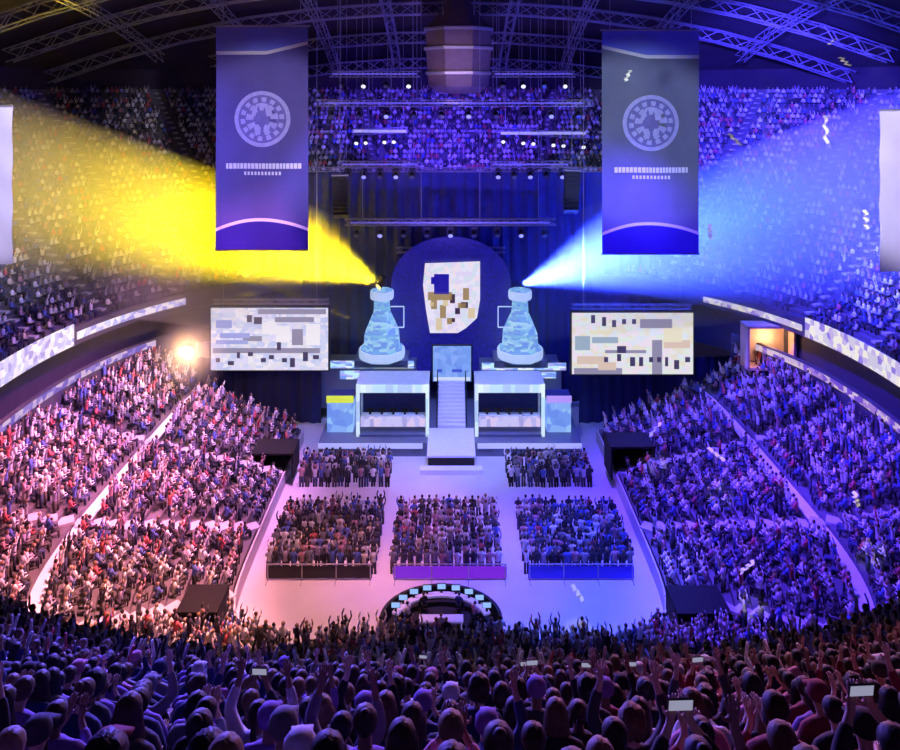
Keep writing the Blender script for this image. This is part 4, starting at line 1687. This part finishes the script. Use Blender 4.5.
# ------------------------------------------------------------------ falling gold streamers
stre = [(577, 594, 40, 8, 0.6, 'over the bright blue floor'), (716, 455, 44, 9, 0.9, 'over the right lower tier beside its cross aisle'), (655, 430, 50, 8, -0.7, 'above the entrance right of the stage'),
        (747, 568, 38, 8, -0.9, 'over the near right lower tier'), (735, 140, 48, 8, 0.8, 'in the blue beam near its upper edge'), (826, 130, 45, 14, 0.05, 'hanging high in the right upper tier'),
        (845, 62, 40, 6, 0.8, 'against the dark roof on the right'), (628, 76, 50, 6, -0.4, 'at the top of the right banner'), (866, 220, 44, 9, 0.1, 'low at the right edge above the upper tier'),
        (710, 232, 50, 7, 0.1, 'just beside the foot of the right banner'), (833, 42, 38, 5, -0.9, 'topmost on the dark roof'), (856, 500, 36, 6, 0.2, 'beside the right edge over the lower tier')]
foil = mat('pale_gold_foil', (0.95, 0.9, 0.7, 1), 0.5, noise=0.15, nscale=5)
for px, py, d, ln, an, where in stre:
    p = at(px, py, d)
    k = d / F
    g = MB()
    n = 14
    A, B_ = [], []
    for i in range(n + 1):
        u = (i / n - 0.5) * 2 * ln * k
        curl = 0.12 * math.sin(i * 1.1)
        x = p.x + u * math.sin(an) + curl * 0.5
        z = p.z + -u * math.cos(an)
        y = p.y + 0.15 * math.cos(i * 1.1)
        wv = 1.9 * k
        A.append((x - wv, y, z))
        B_.append((x + wv, y + 0.06, z + 0.05))
    g.grid([A, B_])
    g.grid([[(x, y + 0.012, z) for x, y, z in A], [(x, y + 0.012, z) for x, y, z in B_]])
    o = g.build('streamer', foil, origin=p)
    tag(o, 'pale gold streamer falling %s' % where, 'streamer', 'gold streamers in the air')

# ------------------------------------------------------------------ haze
hz_m = bpy.data.materials.new('stage_haze')
hz_m.use_nodes = True
nt = hz_m.node_tree
nt.nodes.clear()
out = nt.nodes.new('ShaderNodeOutputMaterial')
vs = nt.nodes.new('ShaderNodeVolumeScatter')
vs.inputs['Color'].default_value = (1, 1, 1, 1)
tcn = nt.nodes.new('ShaderNodeTexCoord')
vl = nt.nodes.new('ShaderNodeSeparateXYZ')
ab = nt.nodes.new('ShaderNodeMath')
ab.operation = 'ABSOLUTE'
mr = nt.nodes.new('ShaderNodeMapRange')
mr.inputs['From Min'].default_value = 5.0
mr.inputs['From Max'].default_value = 26.0
mr.inputs['To Min'].default_value = 0.006
mr.inputs['To Max'].default_value = 0.055
nt.links.new(tcn.outputs['Object'], vl.inputs[0])
nt.links.new(vl.outputs['X'], ab.inputs[0])
nt.links.new(ab.outputs[0], mr.inputs['Value'])
nt.links.new(mr.outputs[0], vs.inputs['Density'])
vs.inputs['Anisotropy'].default_value = 0.0
nt.links.new(vs.outputs[0], out.inputs['Volume'])
for sx, nm in ((-1, 'left'), (1, 'right')):
    g = MB()
    # plume hull: from the tower top outwards to the upper tier
    x0, x1 = 2.8, 44.0
    P = []
    NSEG = 14
    for i in range(13):
        u = i / 12
        x = lerp(x0, x1, u)
        zc = lerp(11.6, 24.0, u)
        yc_ = lerp(73.5, 66, u)
        rz_, ry = lerp(4.6, 9.5, u ** 0.8), lerp(2.0, 13.0, u ** 0.8)
        P.append([(sx * x, yc_ + ry * math.cos(2 * PI * k / NSEG), zc + rz_ * math.sin(2 * PI * k / NSEG)) for k in range(NSEG + 1)])
    bm = bmesh.new()
    vv = [[bm.verts.new(q) for q in row[:-1]] for row in P]
    for i in range(12):
        for k in range(NSEG):
            l = (k + 1) % NSEG
            bm.faces.new((vv[i][k], vv[i][l], vv[i + 1][l], vv[i + 1][k]))
    bm.faces.new(vv[0])
    bm.faces.new(vv[-1][::-1])
    bmesh.ops.recalc_face_normals(bm, faces=bm.faces)
    me = bpy.data.meshes.new('haze')
    bm.to_mesh(me)
    bm.free()
    me.materials.append(hz_m)
    o = bpy.data.objects.new('haze', me)
    COL.objects.link(o)
    tag(o, 'thin smoke carrying the %s beams from the %s tower to the upper tier' % (('yellow', nm) if sx < 0 else ('blue', nm)), 'haze', kind='stuff')


# ------------------------------------------------------------------ lights
def spot(loc, target, power, color, size_deg, blend=0.6, radius=0.3, name='spot'):
    l = bpy.data.lights.new(name, 'SPOT')
    l.energy = power
    l.color = color
    l.spot_size = math.radians(size_deg)
    l.spot_blend = blend
    l.shadow_soft_size = radius
    o = bpy.data.objects.new(name, l)
    COL.objects.link(o)
    o.location = loc
    d = Vector(target) - Vector(loc)
    o.rotation_euler = d.to_track_quat('-Z', 'Y').to_euler()
    return o


K = 1.0
# beams
YEL = (1.0, 0.71, 0.003)
BLU = (0.03, 0.06, 1.0)
src = tl + Vector((-0.2, -0.3, 0.3))
spot(src, at(110, 150, 62), 2.3e6, YEL, 50, 0.9, 0.25, 'yellow_beam')
spot(src, at(85, 165, 60), 3.2e6, YEL, 40, 0.8, 0.25, 'yellow_beam')
spot(src, at(60, 180, 60), 1.0e6, YEL, 24, 0.8, 0.25, 'yellow_beam')
for py, ty in ((318, 292), (345, 318)):
    s0 = at(366, py, 73.0)
    spot(s0 + Vector((0, -2.2, 0)), at(290, ty, 73), 2.0e4, YEL, 7, 0.4, 0.1, 'yellow_finger_beam')
src = tr + Vector((0.2, -0.3, 0.3))
spot(src, at(790, 190, 62), 2.0e6, BLU, 46, 0.9, 0.25, 'blue_beam')
spot(src, at(730, 205, 64), 0.25e6, (0.06, 0.28, 1.0), 20, 0.9, 0.25, 'blue_beam')
# house colour washes
R = 0.8
spot((-8, 43, 38), (-24, 42, 4), 1.5e5, (1.0, 0.27, 0.42), 48, 0.6, R, 'pink_wash')
spot((-6, 40, 36), (-17, 40, 2), 0.55e5, (1.0, 0.42, 0.16), 30, 0.9, R, 'peach_wash')
spot((-8, 54, 38), (-23, 57, 4), 1.4e5, (0.85, 0.27, 0.75), 46, 0.8, R, 'violet_wash')
spot((-6, 60, 38), (-17, 65, 2), 0.4e5, (0.30, 0.22, 1.0), 36, 0.8, R, 'violet_wash')
spot((8, 43, 38), (24, 42, 4), 1.6e5, (0.095, 0.032, 1.0), 50, 0.6, R, 'blue_wash')
spot((8, 56, 38), (23, 58, 4), 1.7e5, (0.095, 0.035, 1.0), 50, 0.8, R, 'blue_wash')
# floor
spot((-8, 44, 36), (-8, 46, 0), 0.5e5, (1.0, 0.38, 0.33), 30, 0.8, R, 'floor_wash')
spot((-5, 50, 36), (-7, 56, 0), 0.22e5, (1.0, 0.36, 0.7), 34, 0.8, R, 'floor_wash')
spot((0, 46, 36), (0, 51, 0), 0.28e5, (0.5, 0.16, 1.0), 32, 0.9, R, 'floor_wash')
spot((8, 44, 36), (8, 47, 0), 1.1e5, (0.07, 0.11, 1.0), 32, 0.8, R, 'floor_wash')
spot((10, 48, 36), (9, 54, 0), 0.7e5, (0.05, 0.02, 1.0), 24, 0.8, R, 'floor_wash')
spot((3, 52, 36), (2, 60, 0), 0.42e5, (0.26, 0.2, 1.0), 36, 0.9, R, 'floor_wash')
# stage
spot((0, 52, 34), (0, 70, 3), 0.45e5, (0.25, 0.35, 1.0), 44, 0.8, R, 'stage_wash')
# upper tiers
spot((-4, 48, 36), (-40, 60, 17), 0.3e5, (0.12, 0.07, 0.9), 70, 0.8, R, 'tier_wash')
spot((21, 54, 36), (42, 62, 22), 2.2e5, (0.05, 0.035, 1.0), 84, 0.8, R, 'tier_wash')
spot((24, 58, 37), (38, 88, 29), 2.6e5, (0.06, 0.04, 1.0), 60, 0.8, R, 'tier_wash')
spot((0, 78, 31), (0, 99, 22), 0.45e5, (0.09, 0.04, 1.0), 120, 0.8, R, 'tier_wash')
# banners
spot((-2, 30, 33), (-15, 62, 28), 0.30e5, (0.75, 0.7, 1.0), 27, 0.5, R, 'banner_light')
spot((2, 30, 33), (15, 62, 28), 0.34e5, (0.6, 0.72, 1.0), 27, 0.5, R, 'banner_light')
spot((-14, 30, 33), (-28.5, 46, 27), 0.28e5, (0.8, 0.75, 1.0), 32, 0.5, R, 'side_banner_light')
spot((14, 30, 33), (28.5, 46, 27), 0.28e5, (0.8, 0.75, 1.0), 32, 0.5, R, 'side_banner_light')
# roof and rig
spot((0, 60, 12), (0, 76, 34), 0.35e5, (0.20, 0.12, 1.0), 80, 0.9, R, 'rig_light')
spot((0, 64, 30), (0.9, 80, 36), 0.06e5, (0.9, 0.6, 1.0), 34, 0.9, R, 'scoreboard_light')
spot((0, 56, 24), (0, 70, 45), 0.2e5, (0.8, 0.4, 1.0), 40, 0.9, R, 'roof_light')
# nearest rows, lit from the stage side
spot((-14, 44, 33), (-9, 10, 24), 1.6e5, (0.14, 0.09, 1.0), 42, 0.8, R, 'near_wash')
spot((14, 44, 33), (9, 8, 24), 0.3e5, (1.0, 0.28, 0.6), 38, 0.8, R, 'near_wash')
spot((0, 44, 34), (0, 12, 22), 0.22e5, (0.55, 0.35, 1.0), 40, 0.8, R, 'near_wash')
# warm lamp
for nm, en, co_, loc in (('warm_lamp', 1600, (1.0, 0.55, 0.22), WARM_P + Vector((0.1, -1.3, 0.2))), ('opening_lamp', 170, (1.0, 0.55, 0.30), WARM_R + Vector((0, -0.2, 0.6)))):
    pl = bpy.data.lights.new(nm, 'POINT')
    pl.energy = en
    pl.color = co_
    pl.shadow_soft_size = 0.3
    o = bpy.data.objects.new(nm, pl)
    COL.objects.link(o)
    o.location = loc
# thin spots added only to brighten the falling foil
for i, (px, py, d, ln, an, where) in enumerate(stre):
    q = at(px, py, d)
    spot((q.x * 0.3, 16, 34.0), q, 0.5e4 if py < 100 and px < 700 else 2.2e4, (1.0, 0.93, 0.75), 2.6, 0.5, 0.1, 'added_foil_spot')
# ball of smoke added to make the halo of the warm lamp
pm = bpy.data.materials.new('lamp_halo_smoke')
pm.use_nodes = True
nt = pm.node_tree
nt.nodes.clear()
out = nt.nodes.new('ShaderNodeOutputMaterial')
vs = nt.nodes.new('ShaderNodeVolumeScatter')
tcn = nt.nodes.new('ShaderNodeTexCoord')
ln_ = nt.nodes.new('ShaderNodeVectorMath')
ln_.operation = 'LENGTH'
mr = nt.nodes.new('ShaderNodeMapRange')
mr.interpolation_type = 'SMOOTHSTEP'
mr.inputs['From Min'].default_value = 0.0
mr.inputs['From Max'].default_value = 3.6
mr.inputs['To Min'].default_value = 0.16
mr.inputs['To Max'].default_value = 0.0
nt.links.new(tcn.outputs['Object'], ln_.inputs[0])
nt.links.new(ln_.outputs['Value'], mr.inputs['Value'])
nt.links.new(mr.outputs[0], vs.inputs['Density'])
nt.links.new(vs.outputs[0], out.inputs['Volume'])
o = MB().ball(WARM_P + Vector((0.3, -0.8, 0)), 3.7, 20, 12).build('lamp_halo_smoke', pm, origin=WARM_P + Vector((0.3, -0.8, 0)))
tag(o, 'added thin smoke making a halo around the warm spotlight on the left', 'smoke', kind='stuff')

w = bpy.data.worlds.new('world')
scene.world = w
w.use_nodes = True
w.node_tree.nodes['Background'].inputs[0].default_value = (0.08, 0.06, 0.25, 1)
w.node_tree.nodes['Background'].inputs[1].default_value = 0.25

# ------------------------------------------------------------------ camera
cam = bpy.data.cameras.new('camera')
cam.sensor_width = 36.0
cam.sensor_fit = 'HORIZONTAL'
cam.lens = 36.0 * F / 900.0
cam.shift_y = -(375.0 - HY) / 900.0
cam.clip_end = 400
cam.clip_start = 0.1
co = bpy.data.objects.new('camera', cam)
COL.objects.link(co)
co.location = (0, 0, H)
co.rotation_euler = (PI / 2, 0, 0)
scene.camera = co

scene.view_settings.view_transform = 'Standard'
scene.view_settings.look = 'None'
scene.view_settings.exposure = 0.0
scene.view_settings.gamma = 1.0
scene.view_settings.use_curve_mapping = False
scene.cycles.use_denoising = True
scene.cycles.max_bounces = 4
scene.cycles.diffuse_bounces = 2
scene.cycles.glossy_bounces = 2
scene.cycles.volume_bounces = 0
